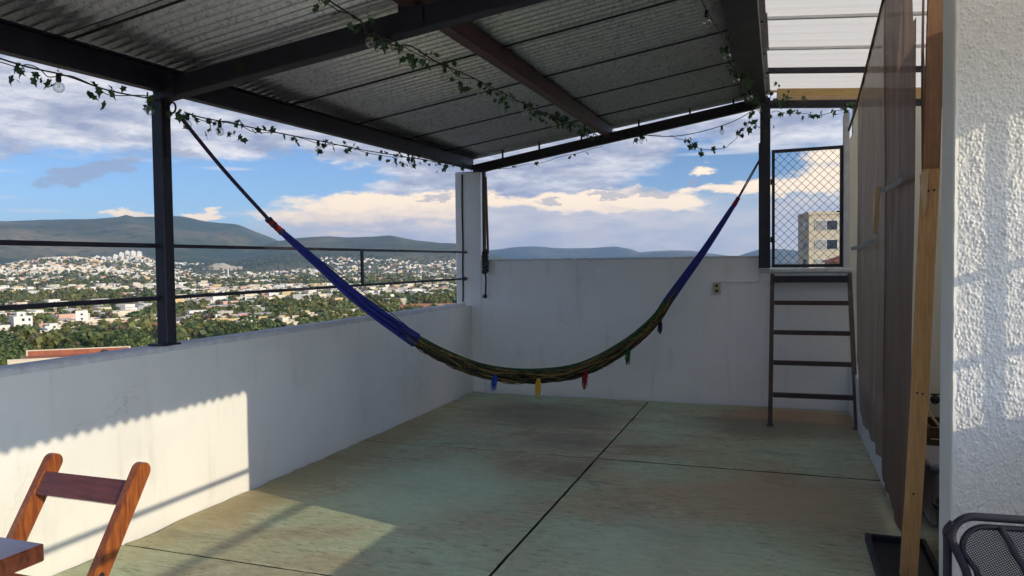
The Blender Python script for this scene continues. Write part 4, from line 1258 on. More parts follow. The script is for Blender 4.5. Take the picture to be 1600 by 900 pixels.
def garland(label, pts, per_m, size, spread=0.05, sag=0.0, stem_r=0.0028, clusters=()):
    g = thing('ivy_garland', label, 'garland', pts[0])
    c_ = catmull(pts, 8)
    amp_ = spread * 0.25
    st_ = [p + Vector((amp_ * math.sin(i * 0.9), amp_ * math.cos(i * 0.7), amp_ * math.sin(i * 0.55))) for i, p in enumerate(c_)]
    MB().tube(st_, stem_r, 5).build('stem', M['stem'], g, smooth=True)
    acc = 0.0
    for a_, b2 in zip(st_, st_[1:]):
        acc += (b2 - a_).length * per_m * max(0.1, 1.0 + 2.2 * mnoise.noise(a_ * 4.3))
        while acc >= 1:
            acc -= 1
            for _ in range(lr.choice((1, 2, 2))):
                p = a_.lerp(b2, lr.random()) + Vector((lr.uniform(-1, 1) * spread * 0.7, lr.uniform(-1, 1) * spread, lr.uniform(-1.1, 0.8) * spread))
                add_leaf(g, p, size)
    for (cp_, n_, rad_) in clusters:
        for _ in range(n_):
            d = Vector((lr.gauss(0, 1), lr.gauss(0, 1), lr.gauss(0, 0.8))) * rad_ * 0.5
            add_leaf(g, Vector(cp_) + d, size)
    return g
def bulb(par, p, tilt=0.0):
    p = Vector(p)
    b_ = thing_part = MB()
    r_ = 0.027
    bo = MB().sphere(p + Vector((0, 0, -0.062)), r_, 14, 9, sz=1.05).build('bulb', M['bulb'], par, smooth=True)
    so = MB().tube([p + Vector((0, 0, 0.006)), p + Vector((0, 0, -0.028)), p + Vector((0, 0, -0.036))], [0.011, 0.0135, 0.010], 8)
    so.build('socket', M['black'], bo, smooth=True)
    MB().tube([p + Vector((-0.006, 0, -0.038)), p + Vector((-0.008, 0, -0.066)), p + Vector((0, 0.003, -0.054)), p + Vector((0.008, 0, -0.066)), p + Vector((0.006, 0, -0.038))], 0.0012, 4).build('filament', M['outlet'], bo)
def lights(label, pts, bulbs):
    g = thing('string_lights', label, 'string lights', pts[0])
    c_ = catmull(pts, 8)
    MB().tube(c_, 0.0042, 6).build('cable', M['cable'], g, smooth=True)
    for f_ in bulbs:
        i = f_ * (len(c_) - 1); k_ = int(i); p = c_[k_].lerp(c_[min(k_ + 1, len(c_) - 1)], i - k_)
        bulb(g, p - Vector((0, 0, 0.006)))

g1 = [(-3.39, 1.9, 2.545), (-3.39, 2.53, 2.51), (-3.39, 2.67, 2.505), (-3.39, 2.86, 2.51), (-3.39, 3.11, 2.49), (-3.39, 3.44, 2.505)]
g1b = [(-3.39, 3.66, 2.47), (-3.39, 3.80, 2.465), (-3.39, 4.10, 2.475), (-3.40, 4.55, 2.49), (-3.40, 5.08, 2.51), (-3.41, 5.75, 2.53), (-3.41, 6.70, 2.58), (-3.41, 7.65, 2.63), (-3.41, 8.05, 2.655)]
garland('ivy garland under the eave beam left of the dark post', g1, 14, 0.047, 0.065)
garland('ivy garland under the eave beam between dark post and corner column', g1b, 17, 0.047, 0.06, clusters=(((-3.37, 3.60, 2.47), 6, 0.06),))
lights('string lights under the eave beam left of the dark post', [p_ if isinstance(p_, Vector) else (p_[0] - 0.02, p_[1], p_[2] + 0.012) for p_ in g1], (0.555, 0.97))
lights('string lights under the eave beam right of the dark post', [(p_[0] - 0.02, p_[1], p_[2] + 0.014) for p_ in g1b], (0.02, 0.20, 0.50, 0.75))
g2 = [(-1.95, 2.50, 2.78), (-1.95, 2.96, 2.75), (-1.95, 3.26, 2.735), (-1.95, 3.47, 2.71), (-1.95, 3.62, 2.71), (-1.95, 3.80, 2.755), (-1.95, 4.14, 2.75), (-1.95, 4.63, 2.78), (-1.94, 5.10, 2.79), (-1.93, 5.83, 2.81), (-1.92, 6.55, 2.85), (-1.88, 7.50, 2.90), (-1.86, 8.05, 2.90)]
garland('ivy garland crossing under the roof beside the reddish purlin', g2, 19, 0.046, 0.06)
lights('string lights crossing under the roof beside the reddish purlin', [(p_[0] + 0.01, p_[1], p_[2] + 0.008) for p_ in g2], (0.20, 0.52, 0.62, 0.74, 0.83, 0.92))
g3 = [(-0.46, 3.9, 3.00), (-0.42, 4.44, 3.03), (-0.38, 4.88, 3.02), (-0.34, 5.29, 3.02), (-0.34, 6.04, 3.04), (-0.27, 6.80, 3.06), (-0.22, 7.49, 3.09), (-0.16, 8.08, 3.10)]
garland('ivy garland along the right roof edge, bushy above the gate post', g3[3:], 16, 0.047, 0.05, clusters=(((-0.10, 8.05, 3.16), 34, 0.20), ((0.10, 8.10, 3.12), 16, 0.16)))
lights('string lights along the right edge of the dark roof', g3, (0.20, 0.46, 0.62, 0.78, 0.93))
g4 = [(-0.19, 8.12, 3.11), (-0.42, 8.14, 2.99), (-0.71, 8.15, 2.91), (-1.01, 8.15, 2.87), (-1.29, 8.15, 2.89), (-1.71, 8.17, 2.97)]
lights('string lights sagging below the sloping end rafter', g4, (0.30, 0.86))
garland('ivy garland drooping in a loop left of the gate post', [(-1.10, 8.12, 2.87), (-1.01, 8.10, 2.84), (-0.88, 8.08, 2.78), (-0.68, 8.08, 2.69), (-0.49, 8.08, 2.73), (-0.36, 8.08, 2.86), (-0.25, 8.08, 3.04)], 15, 0.056, 0.045, clusters=(((-0.24, 8.06, 2.90), 12, 0.12),))
garland('sparse ivy sprigs along the end rafter near the purlin', [(-1.75, 8.16, 2.90), (-1.50, 8.15, 2.90), (-1.20, 8.14, 2.88)], 9, 0.052, 0.04)
garland('thin ivy garland strung across the opening above the gate', [(-0.07, 8.20, 3.06), (0.05, 8.20, 3.05), (0.29, 8.20, 3.00), (0.50, 8.20, 3.01), (0.62, 8.20, 3.04), (0.70, 8.20, 3.09)], 13, 0.058, 0.04, clusters=(((0.66, 8.17, 3.05), 7, 0.07),))
garland('sparse ivy under the end rafter beside the corner column', [(-3.25, 8.17, 2.60), (-2.91, 8.17, 2.64), (-2.67, 8.17, 2.66), (-2.37, 8.17, 2.71), (-2.07, 8.17, 2.77), (-1.82, 8.17, 2.81)], 5, 0.052, 0.035)

# ==================================================================  TABLE AND CHAIRS
tb = thing('table', 'dark varnished wooden table corner at the lower left', 'table', (-2.5, 1.2, 0))
MB().bevel_box((-3.05, 0.75, 0.690), (-2.026, 1.576, 0.742), 0.004).build('tabletop', M['table_wood'], tb)
for (xx, yy_) in ((-2.95, 0.85), (-2.95, 1.42), (-2.18, 0.85), (-2.18, 1.42)):
    MB().bevel_box((xx, yy_, 0.003), (xx + 0.05, yy_ + 0.06, 0.689), 0.004).build('leg', M['chair_wood'], tb)

chair = thing('folding_chair', 'red-brown wooden folding chair beside the table', 'chair', (-2.4, 1.9, 0))
def slanted_board(x0, x1, pa, pb, wide, rounded, mat, name, mbp):
    """board lying in a plane x=const, from pa=(y,z) to pb, wide across"""
    a_ = Vector((pa[0], pa[1])); b2 = Vector((pb[0], pb[1])); d = (b2 - a_).normalized(); n_ = Vector((-d.y, d.x))
    poly = [a_ - n_ * wide / 2, a_ + n_ * wide / 2]
    if rounded:
        e = b2 - d * wide / 2
        for k in range(11):
            an = math.pi / 2 - math.pi * k / 10
            poly.append(e + d * math.cos(an) * wide / 2 + n_ * math.sin(an) * wide / 2)
    else: poly += [b2 + n_ * wide / 2, b2 - n_ * wide / 2]
    MB().prism([(p_.x, p_.y) for p_ in poly], 'x', x0, x1).build(name, mat, mbp)
for xc in (-2.652, -2.212):
    slanted_board(xc - 0.015, xc + 0.015, (1.615, 0.006), (2.125, 0.825), 0.064, True, M['chair_wood'], 'back_leg', chair)
    slanted_board(xc + (0.018 if xc < -2.4 else -0.046), xc + (0.046 if xc < -2.4 else -0.018), (2.06, 0.006), (1.60, 0.45), 0.045, False, M['chair_wood'], 'front_leg', chair)
    MB().tube([(xc - 0.0165, 1.915, 0.487), (xc + 0.0165, 1.915, 0.487)], 0.011, 10).build('bolt', M['steel'], chair)
# crossbar of the backrest, lying in the plane of the back
bd = Vector((0, 2.125 - 1.615, 0.825 - 0.006)).normalized(); bn = Vector((0, -bd.z, bd.y))
c0 = Vector((0, 1.615, 0.006)) + bd * 0.845
MB().beam(Vector((-2.636, 0, 0)) + c0 + bn * 0.012, Vector((-2.228, 0, 0)) + c0 + bn * 0.012, 0.022, 0.088, up=bd).build('crossbar', M['chair_wood_x'], chair)
for k in range(6):
    yy_ = 1.47 + k * 0.068
    MB().bevel_box((-2.60, yy_, 0.452), (-2.264, yy_ + 0.058, 0.470), 0.003).build('seat_slat', M['chair_wood_x'], chair)
for xx in (-2.60, -2.29):
    MB().box((xx, 1.46, 0.425), (xx + 0.026, 1.88, 0.4515)).build('seat_rail', M['chair_wood'], chair)
MB().beam((-2.637, 1.70, 0.16), (-2.227, 1.70, 0.16), 0.03, 0.05).build('stretcher', M['chair_wood_x'], chair)

m, t, b = new_mat('black woven mesh')
out_ = [x for x in t.n if x.type == 'OUTPUT_MATERIAL'][0]
b.inputs['Base Color'].default_value = (0.035, 0.035, 0.04, 1); b.inputs['Roughness'].default_value = 0.5
wv1 = t.new('ShaderNodeTexWave', wave_type='BANDS', bands_direction='X'); wv1.inputs['Scale'].default_value = 62.0
wv2 = t.new('ShaderNodeTexWave', wave_type='BANDS', bands_direction='Z'); wv2.inputs['Scale'].default_value = 62.0
vv = t.mapped('Object', rot=(0, rad(32), 0))
t.l.new(vv, wv1.inputs['Vector']); t.l.new(vv, wv2.inputs['Vector'])
hole = t.m('MULTIPLY', t.m('GREATER_THAN', wv1.outputs['Fac'], 0.42), t.m('GREATER_THAN', wv2.outputs['Fac'], 0.42))
tp = t.new('ShaderNodeBsdfTransparent'); mx = t.new('ShaderNodeMixShader')
t.l.new(hole, mx.inputs[0]); t.l.new(b.outputs[0], mx.inputs[1]); t.l.new(tp.outputs[0], mx.inputs[2]); t.l.new(mx.outputs[0], out_.inputs['Surface'])
M['mesh_black'] = m
pc = thing('patio_chair', 'black metal patio chair with woven mesh back in the lower right corner', 'chair', (0.68, 2.2, 0))
def back_outline(inset):
    xc, wt, wb = 0.70, 0.285 - inset, 0.195 - inset
    zt_, zb_ = 0.893 - inset, 0.50
    pts = []
    pts.append((xc - wb, zb_)); pts.append((xc - wt + 0.03, 0.76))
    rc = 0.055
    cxl, cz = xc - wt + rc, zt_ - rc
    for k in range(9):
        an = math.pi * 1.08 - (math.pi * 0.58) * k / 8
        pts.append((cxl + rc * math.cos(an), cz + rc * math.sin(an)))
    pts.append((xc, zt_ + 0.006))
    right = [(2 * xc - x, z) for x, z in reversed(pts[:-1])]
    return pts + right
def back_y(z): return 2.150 - 0.10 * (0.893 - z)
ol = back_outline(0.0)
MB().tube([(x, back_y(z), z) for x, z in ol], 0.0105, 8).build('back_frame', M['steel'], pc, smooth=True)
ol2 = back_outline(0.024)
MB().tube([(x, back_y(z) + 0.004, z) for x, z in ol2], 0.0075, 8).build('inner_frame', M['steel'], pc, smooth=True)
vs = [(0.70, back_y(0.7) + 0.004, 0.70)] + [(x, back_y(z) + 0.004, z) for x, z in ol2]
MB().add(vs, [(0, 1 + k, 2 + k) for k in range(len(ol2) - 1)] + [(0, len(ol2), 1)]).build('mesh_back', M['mesh_black'], pc)
MB().tube([(0.520, back_y(0.875) - 0.010, 0.875), (0.585, back_y(0.75) - 0.008, 0.75), (0.66, back_y(0.52) - 0.008, 0.52)], 0.008, 8).build('back_brace', M['steel'], pc, smooth=True)
MB().tube([(0.880, back_y(0.875) - 0.010, 0.875), (0.815, back_y(0.75) - 0.008, 0.75), (0.74, back_y(0.52) - 0.008, 0.52)], 0.008, 8).build('back_brace', M['steel'], pc, smooth=True)
for sx in (-1, 1):
    xx = 0.70 + sx * 0.292
    MB().tube(catmull([(xx, 2.20, 0.012), (xx, 2.165, 0.45), (xx, 2.155, 0.80), (xx + 0.003 * sx, 2.15, 0.848), (xx - sx * 0.012, 2.15, 0.872)], 5), 0.0105, 8).build('rear_leg', M['steel'], pc, smooth=True)
    MB().tube(catmull([(xx, 2.15, 0.63), (xx, 1.90, 0.65), (xx, 1.72, 0.62), (xx, 1.67, 0.45), (xx, 1.66, 0.012)], 5), 0.0105, 8).build('arm_leg', M['steel'], pc, smooth=True)
MB().bevel_box((0.44, 1.68, 0.425), (0.96, 2.12, 0.437), 0.004).build('seat', M['mesh_black'], pc)
MB().tube([(0.415, 2.16, 0.42), (0.985, 2.16, 0.42)], 0.011, 8).build('seat_bar', M['steel'], pc)
MB().tube([(0.415, 1.67, 0.42), (0.985, 1.67, 0.42)], 0.011, 8).build('seat_bar', M['steel'], pc)

# ==================================================================  THE CITY BELOW
def flatmat(name, c, rough=0.85, var=0.12, scale=0.25):
    return simple(name, c, tuple(x * (1 - var) for x in c), scale, rough, detail=3)
CM = {
 'white': flatmat('white house paint', (0.70, 0.66, 0.58)),
 'cream': flatmat('cream house paint', (0.66, 0.56, 0.40)),
 'ochre': flatmat('ochre house paint', (0.62, 0.44, 0.20)),
 'pink': flatmat('salmon house paint', (0.60, 0.34, 0.24)),
 'grey': flatmat('bare concrete block', (0.36, 0.34, 0.31)),
 'tile': flatmat('terracotta roof tile', (0.36, 0.115, 0.060), 0.9, 0.35, 0.8),
 'brick': flatmat('red brick wall', (0.34, 0.15, 0.085), 0.9, 0.3, 0.8),
 'roofgrey': flatmat('grey flat roof', (0.44, 0.42, 0.40), 0.9, 0.3, 0.4),
 'glass': simple('dark window glass', (0.03, 0.04, 0.055), (0.02, 0.025, 0.035), 1.0, 0.12),
 'tank': flatmat('black water tank', (0.03, 0.03, 0.035), 0.5)}
def house_geo(mb, wd, dp, ht, kind, rnd, mi_wall=0, mi_roof=1, mi_glass=2, mi_tank=3):
    """house with its base centre at the origin: walls, parapet, windows, roof"""
    x0, x1, y0, y1 = -wd / 2, wd / 2, -dp / 2, dp / 2
    mb.box((x0, y0, -3.0), (x1, y1, ht), mi_wall)
    if kind == 'flat':
        pr = 0.6
        for a_, b2 in (((x0 - 0.05, y0 - 0.05, ht), (x1 + 0.05, y0 + 0.15, ht + pr)), ((x0 - 0.05, y1 - 0.15, ht), (x1 + 0.05, y1 + 0.05, ht + pr)), ((x0 - 0.05, y0 + 0.15, ht), (x0 + 0.15, y1 - 0.15, ht + pr)), ((x1 - 0.15, y0 + 0.15, ht), (x1 + 0.05, y1 - 0.15, ht + pr))):
            mb.box(a_, b2, mi_wall)
        mb.box((x0 + 0.16, y0 + 0.16, ht + 0.01), (x1 - 0.16, y1 - 0.16, ht + 0.06), mi_roof)
        if rnd.random() < 0.6:
            q = wd * rnd.uniform(0.22, 0.4); ox = rnd.uniform(x0 + q * 0.6, x1 - q * 0.6)
            mb.box((ox - q / 2, y0 + dp * 0.3, ht + 0.07), (ox + q / 2, y0 + dp * 0.75, ht + 2.5), mi_wall)
        mb.tube([(x0 + wd * 0.2, 0, ht + 0.07), (x0 + wd * 0.2, 0, ht + 1.3), (x0 + wd * 0.2, 0, ht + 1.55)], [0.55, 0.55, 0.2], 8, mi_tank)
    elif kind == 'gable':
        h2 = wd * 0.24; e = 0.5
        mb.add([(x0 - e, y0 - e, ht - 0.1), (x1 + e, y0 - e, ht - 0.1), (0, y0 - e, ht + h2), (x0 - e, y1 + e, ht - 0.1), (x1 + e, y1 + e, ht - 0.1), (0, y1 + e, ht + h2)],
               [(0, 1, 2), (5, 4, 3), (0, 2, 5, 3), (1, 4, 5, 2), (0, 3, 4, 1)], mi_roof)
    else:
        h2 = wd * 0.2; e = 0.6; r_ = dp * 0.25
        mb.add([(x0 - e, y0 - e, ht), (x1 + e, y0 - e, ht), (x1 + e, y1 + e, ht), (x0 - e, y1 + e, ht), (0, -r_, ht + h2), (0, r_, ht + h2)],
               [(0, 1, 4), (1, 2, 5, 4), (2, 3, 5), (3, 0, 4, 5), (3, 2, 1, 0)], mi_roof)
    fl = max(1, int(ht / 2.9))
    for f_ in range(fl):
        zb_ = f_ * 2.9 + 1.0
        for side in range(4):
            ln = wd if side % 2 == 0 else dp
            nw = max(1, int(ln / 3.6))
            for k_ in range(nw):
                if rnd.random() < 0.2: continue
                c_ = -ln / 2 + ln * (k_ + 0.5) / nw; hw = rnd.uniform(0.5, 0.9)
                if side == 0: mb.box((c_ - hw, y0 - 0.04, zb_), (c_ + hw, y0 + 0.1, zb_ + 1.3), mi_glass)
                elif side == 2: mb.box((c_ - hw, y1 - 0.1, zb_), (c_ + hw, y1 + 0.04, zb_ + 1.3), mi_glass)
                elif side == 1: mb.box((x1 - 0.1, c_ - hw, zb_), (x1 + 0.04, c_ + hw, zb_ + 1.3), mi_glass)
                else: mb.box((x0 - 0.04, c_ - hw, zb_), (x0 + 0.1, c_ + hw, zb_ + 1.3), mi_glass)

VAR = []   # (name, mesh, label, group)
spec = [('white', 'roofgrey', 'flat', 11, 9, 6.0, 'white flat-roofed house'),
        ('white', 'roofgrey', 'flat', 15, 10, 3.4, 'long low white house'),
        ('cream', 'roofgrey', 'flat', 10, 10, 6.2, 'cream flat-roofed house'),
        ('white', 'tile', 'gable', 9, 12, 3.6, 'white house with red gabled roof'),
        ('cream', 'tile', 'hip', 12, 11, 3.4, 'cream house with hipped terracotta roof'),
        ('pink', 'roofgrey', 'flat', 11, 8, 5.8, 'salmon flat-roofed house'),
        ('grey', 'roofgrey', 'flat', 9, 9, 6.0, 'bare grey block house'),
        ('ochre', 'roofgrey', 'flat', 10, 12, 6.4, 'ochre flat-roofed house'),
        ('white', 'roofgrey', 'flat', 16, 11, 11.6, 'white four-storey block')]
vr = random.Random(31)
for cw, crf, kd, wd_, dp_, ht_, lb in spec:
    mb = MB(); house_geo(mb, wd_, dp_, ht_, kd, vr)
    VAR.append((mb.mesh('house', [CM[cw], CM[crf], CM['glass'], CM['tank']]), lb))
VW = [7, 6, 6, 5, 6, 3, 2, 3, 0.3]

def tree_mesh(seed, shape, n_leaf, cols):
    rnd = random.Random(seed)
    tr = MB()
    tr.tube([(0, 0, -2), (0.1, 0, 1.5), (0.2, 0.1, 3.2), (0.1, 0.2, 5.0)], [0.42, 0.33, 0.26, 0.14], 6)
    for k_ in range(5):
        an = k_ * 1.256 + rnd.random(); tr.tube([(0.15, 0.05, 2.6 + 0.3 * k_), (1.3 * math.cos(an), 1.3 * math.sin(an), 4.2 + 0.3 * k_), (2.4 * math.cos(an), 2.4 * math.sin(an), 5.4 + 0.3 * k_)], [0.16, 0.11, 0.05], 5)
    lobes = []
    for k_ in range(shape[0]):
        an = rnd.uniform(0, 6.28); rr_ = shape[1] * math.sqrt(rnd.random()) * 0.72
        lobes.append((rr_ * math.cos(an), rr_ * math.sin(an), shape[3] + shape[2] * rnd.uniform(-0.55, 0.6), rnd.uniform(0.32, 0.55) * shape[1]))
    cr = MB()
    for k_ in range(n_leaf):
        lx, ly, lz, lr_ = rnd.choice(lobes)
        d = Vector((rnd.gauss(0, 1), rnd.gauss(0, 1), rnd.gauss(0, 1) + 0.25)).normalized()
        p_ = Vector((lx, ly, lz)) + d * lr_ * rnd.uniform(0.75, 1.08) * Vector((1, 1, 0.8)).length / 1.62
        sz_ = rnd.uniform(0.24, 0.52)
        n_ = (d + Vector((rnd.gauss(0, .5), rnd.gauss(0, .5), rnd.gauss(0, .5)))).normalized()
        s_ = n_.orthogonal().normalized(); s_.rotate(Matrix.Rotation(rnd.uniform(0, 6.28), 3, n_)); u_ = n_.cross(s_)
        cr.add([p_ - s_ * sz_ - u_ * sz_ * 0.5, p_ + s_ * sz_ * 0.4 - u_ * sz_ * 0.8, p_ + s_ * sz_ + u_ * sz_ * 0.5, p_ - s_ * sz_ * 0.3 + u_ * sz_ * 0.9], [(0, 1, 2, 3)], 0 if rnd.random() < 0.6 else 1)
    return tr, cr, cols
TL = {'mid': leafmat('mid green foliage', (0.150, 0.175, 0.036), (0.080, 0.110, 0.024), 0.5, 0.25),
      'dark': leafmat('dark green foliage', (0.090, 0.125, 0.028), (0.045, 0.075, 0.018), 0.5, 0.25),
      'yellow': leafmat('yellow green foliage', (0.200, 0.190, 0.040), (0.125, 0.130, 0.028), 0.5, 0.25),
      'brown': leafmat('dry brown foliage', (0.155, 0.115, 0.055), (0.085, 0.068, 0.035), 0.5, 0.2)}
M['bark'] = simple('tree bark', (0.10, 0.075, 0.05), (0.06, 0.045, 0.03), 6, 0.95)
TV = []
for seed, shape, nl, cols, lb in (
        (1, (9, 4.6, 2.4, 6.6), 1300, ('mid', 'dark'), 'round mid-green tree'),
        (2, (11, 5.6, 2.0, 6.0), 1500, ('dark', 'mid'), 'broad dark green tree'),
        (3, (7, 3.6, 3.2, 7.0), 1050, ('yellow', 'mid'), 'tall yellow-green tree'),
        (4, (8, 4.2, 2.2, 5.8), 800, ('brown', 'yellow'), 'thin brownish tree')):
    tr, cr, _ = tree_mesh(seed, shape, nl, cols)
    TV.append((tr.mesh('trunk', M['bark']), cr.mesh('crown', [TL[cols[0]], TL[cols[1]]]), lb, cols))
def pol(azd, r): return r * math.sin(rad(azd)), r * math.cos(rad(azd))
hr = random.Random(77)
SPEC = []
occupied = []
# --- particular houses, each built with its parts
def special(name, label, azd, r, wd_, dp_, ht_, wall, roofm, kind, yaw, zoff=0.0, floors=None, nw=4, short=''):
    x, y_ = pol(azd, r); z = terrain_z(x, y_) + zoff
    h = thing(name, label, 'house', (x, y_, z))
    h.rotation_euler = (0, 0, yaw)
    occupied.append((x, y_, max(wd_, dp_) * 0.75))
    SPEC.append((short, x, y_))
    def add(nm, mb, mt, par=h):
        o = link_copy(nm, mb.mesh(nm, mt), par); return o
    x0, x1, y0, y1 = -wd_ / 2, wd_ / 2, -dp_ / 2, dp_ / 2
    add('wall', MB().box((x0, y0, -4 - max(0, zoff)), (x1, y1, ht_)), CM[wall])
    e = 0.5
    if kind == 'flat':
        mb = MB()
        for a_, b2 in (((x0 - 0.06, y0 - 0.06, ht_), (x1 + 0.06, y0 + 0.2, ht_ + 0.7)), ((x0 - 0.06, y1 - 0.2, ht_), (x1 + 0.06, y1 + 0.06, ht_ + 0.7)), ((x0 - 0.06, y0 + 0.2, ht_), (x0 + 0.2, y1 - 0.2, ht_ + 0.7)), ((x1 - 0.2, y0 + 0.2, ht_), (x1 + 0.06, y1 - 0.2, ht_ + 0.7))): mb.box(a_, b2)
        add('roof_parapet', mb, CM[wall]); add('roof', MB().box((x0 + 0.21, y0 + 0.21, ht_ + 0.005), (x1 - 0.21, y1 - 0.21, ht_ + 0.06)), CM[roofm])
    else:
        h2 = dp_ * 0.26; r_ = wd_ * 0.28
        add('roof', MB().add([(x0 - e, y0 - e, ht_), (x1 + e, y0 - e, ht_), (x1 + e, y1 + e, ht_), (x0 - e, y1 + e, ht_), (-r_, 0, ht_ + h2), (r_, 0, ht_ + h2), ], [(0, 1, 5, 4), (1, 2, 5), (2, 3, 4, 5), (3, 0, 4), (3, 2, 1, 0)]), CM[roofm])
    fl = floors or max(1, int(ht_ / 2.9))
    for f_ in range(fl):
        for k_ in range(nw):
            cx_ = x0 + wd_ * (k_ + 0.5) / nw
            wo_ = add('window', MB().box((cx_ - 0.75, y0 - 0.05, f_ * 2.9 + 0.9), (cx_ + 0.75, y0 + 0.06, f_ * 2.9 + 2.3)), CM['white'])
            link_copy('pane', MB().box((cx_ - 0.62, y0 - 0.09, f_ * 2.9 + 1.0), (cx_ + 0.62, y0 - 0.051, f_ * 2.9 + 2.2)).mesh('pane', CM['glass']), wo_)
            cy_ = y0 + dp_ * (k_ + 0.5) / nw
            wo_ = add('window', MB().box((x1 - 0.06, cy_ - 0.6, f_ * 2.9 + 0.9), (x1 + 0.05, cy_ + 0.6, f_ * 2.9 + 2.3)), CM['white'])
            link_copy('pane', MB().box((x1 + 0.051, cy_ - 0.5, f_ * 2.9 + 1.0), (x1 + 0.09, cy_ + 0.5, f_ * 2.9 + 2.2)).mesh('pane', CM['glass']), wo_)
    return h
face = lambda azd: -rad(azd)
special('house', 'house with big red tiled roof left of the dark post', -52.6, 455, 18, 12, 3.6, 'white', 'tile', 'hip', face(-52.6) + 0.35, short='red tiled house')
special('house', 'white and salmon house right of the red tiled roof', -51.0, 452, 12, 10, 5.8, 'pink', 'roofgrey', 'flat', face(-51) - 0.3, nw=3, short='salmon house')
special('house', 'white house directly left of the salmon house', -51.75, 430, 9, 8, 5.6, 'white', 'roofgrey', 'flat', face(-51.7) + 0.2, nw=2, short='small white house')
special('house', 'long cream building with tower block, left of the dark post', -48.6, 560, 46, 12, 6.0, 'cream', 'roofgrey', 'flat', face(-48.6) + 0.18, nw=9, short='long cream building')
special('house', 'white stair tower beside the long cream building', -49.6, 566, 7, 7, 11.8, 'white', 'roofgrey', 'flat', face(-49.6), nw=1, short='white stair tower')
special('house', 'white villa just left of the dark post above the parapet', -45.6, 470, 14, 10, 6.0, 'white', 'tile', 'hip', face(-45.6) + 0.1, nw=4, short='white villa')
special('house', 'ochre box-shaped block right of the dark post', -40.9, 470, 13, 11, 8.6, 'ochre', 'roofgrey', 'flat', face(-40.9) + 0.45, nw=3, short='ochre block')
special('house', 'white two-storey house between dark post and ochre block', -43.0, 500, 15, 10, 6.0, 'white', 'roofgrey', 'flat', face(-43) - 0.2, nw=4, short='white two-storey house')
special('house', 'low grey house beside the ochre block', -42.0, 478, 12, 9, 3.2, 'grey', 'roofgrey', 'flat', face(-42), nw=3, short='low grey house')
special('house', 'orange-brown compound at the right end of the valley view', -25.6, 640, 40, 14, 5.8, 'brick', 'roofgrey', 'flat', face(-25.6), nw=8, short='orange compound')
special('house', 'second orange-brown building in front of the compound at right', -27.5, 600, 24, 12, 5.0, 'brick', 'tile', 'hip', face(-27.5) + .2, nw=5, short='second orange building')
special('house', 'ochre building between the orange compound and the corner column', -24.6, 575, 13, 12, 8.0, 'ochre', 'roofgrey', 'flat', face(-24.6) + .3, nw=3, short='ochre building by the column')
# neighbour's roof close below the parapet, red wall inside a cream rim
nbx, nby = pol(-50.2, 118)
nb = thing('neighbour_house', 'flat neighbour roof with red inner parapet just above the white parapet', 'house', (nbx, nby, -10.75))
nb.rotation_euler = (0, 0, face(-50.2) - 0.22)
link_copy('wall', MB().box((-6.5, -4, -12), (6.5, 4, 0)).mesh('wall', CM['cream']), nb)
link_copy('roof', MB().box((-6.3, -3.8, 0.003), (6.3, 3.8, 0.05)).mesh('roof', CM['tile']), nb)
link_copy('roof_parapet', MB().box((-6.52, 3.8, 0.051), (6.52, 4.02, 0.85)).box((-6.52, -4.02, 0.003), (6.52, -3.8, 0.5)).mesh('roof_parapet', CM['cream']), nb)
link_copy('red_parapet_face', MB().box((-6.3, 3.76, 0.052), (6.3, 3.797, 0.72)).mesh('red_parapet_face', CM['tile']), nb)
for k_ in range(4):
    xw = -4.9 + k_ * 3.2
    wo_ = link_copy('window', MB().box((xw - 0.7, -4.06, -2.2), (xw + 0.7, -3.95, -0.9)).mesh('window', CM['white']), nb)
    link_copy('pane', MB().box((xw - 0.6, -4.10, -2.1), (xw + 0.6, -4.061, -1.0)).mesh('pane', CM['glass']), wo_)
link_copy('water_tank', MB().tube([(3.6, 1.5, 0.052), (3.6, 1.5, 0.6), (3.6, 1.5, 0.74)], [0.5, 0.5, 0.2], 12).mesh('water_tank', CM['tank']), nb)
# apartment rows on the left foothill
for k_ in range(8):
    azd = -48.6 + 0.36 * k_; x, y_ = pol(azd, 3560 + 25 * (k_ % 3)); z = terrain_z(x, y_)
    o = link_copy('apartment_block', VAR[8][0], None, (x, y_, z + 2), (0, 0, face(azd) + 0.25), (1.2, 1.0, 1.9))
    tag(o, 'white apartment block in the row on the far foothill left of the dark post', 'apartment block', 'apartment row on the foothill')
# quarry scar
qx, qy = pol(-40.9, 3350)
mb = MB(); vs = []; 
for j in range(13):
    for i in range(25):
        az_ = -42.6 + 3.2 * i / 24; r_ = 3250 + 420 * j / 12
        x, y_ = pol(az_, r_)
        lim = 1 - (abs(i - 14) / 13.0) ** 1.5
        vs.append((x, y_, terrain_z(x, y_) - 6 + (20 + 6 * mnoise.noise(Vector((i * .5, j * .5, 0)))) * max(-0.4, lim) * math.sin(math.pi * j / 12)))
mb.add(vs, [(j * 25 + i, j * 25 + i + 1, (j + 1) * 25 + i + 1, (j + 1) * 25 + i) for j in range(12) for i in range(24)])
struct(mb.build('quarry_slope', flatmat('pale quarry rock', (0.58, 0.47, 0.32), 0.95, 0.3, 0.02), smooth=True))
# factory chimney near the quarry
cx_, cy_ = pol(-40.4, 2300); cz_ = terrain_z(cx_, cy_)
ck = thing('chimney', 'tall thin pale chimney in front of the quarry', 'chimney', (cx_, cy_, cz_))
link_copy('shaft', MB().tube([(0, 0, -2), (0, 0, 34)], [2.4, 1.5], 10).mesh('shaft', CM['white']), ck)
link_copy('rim', MB().tube([(0, 0, 33), (0, 0, 35)], [1.9, 1.9], 10).mesh('rim', CM['pink']), ck)

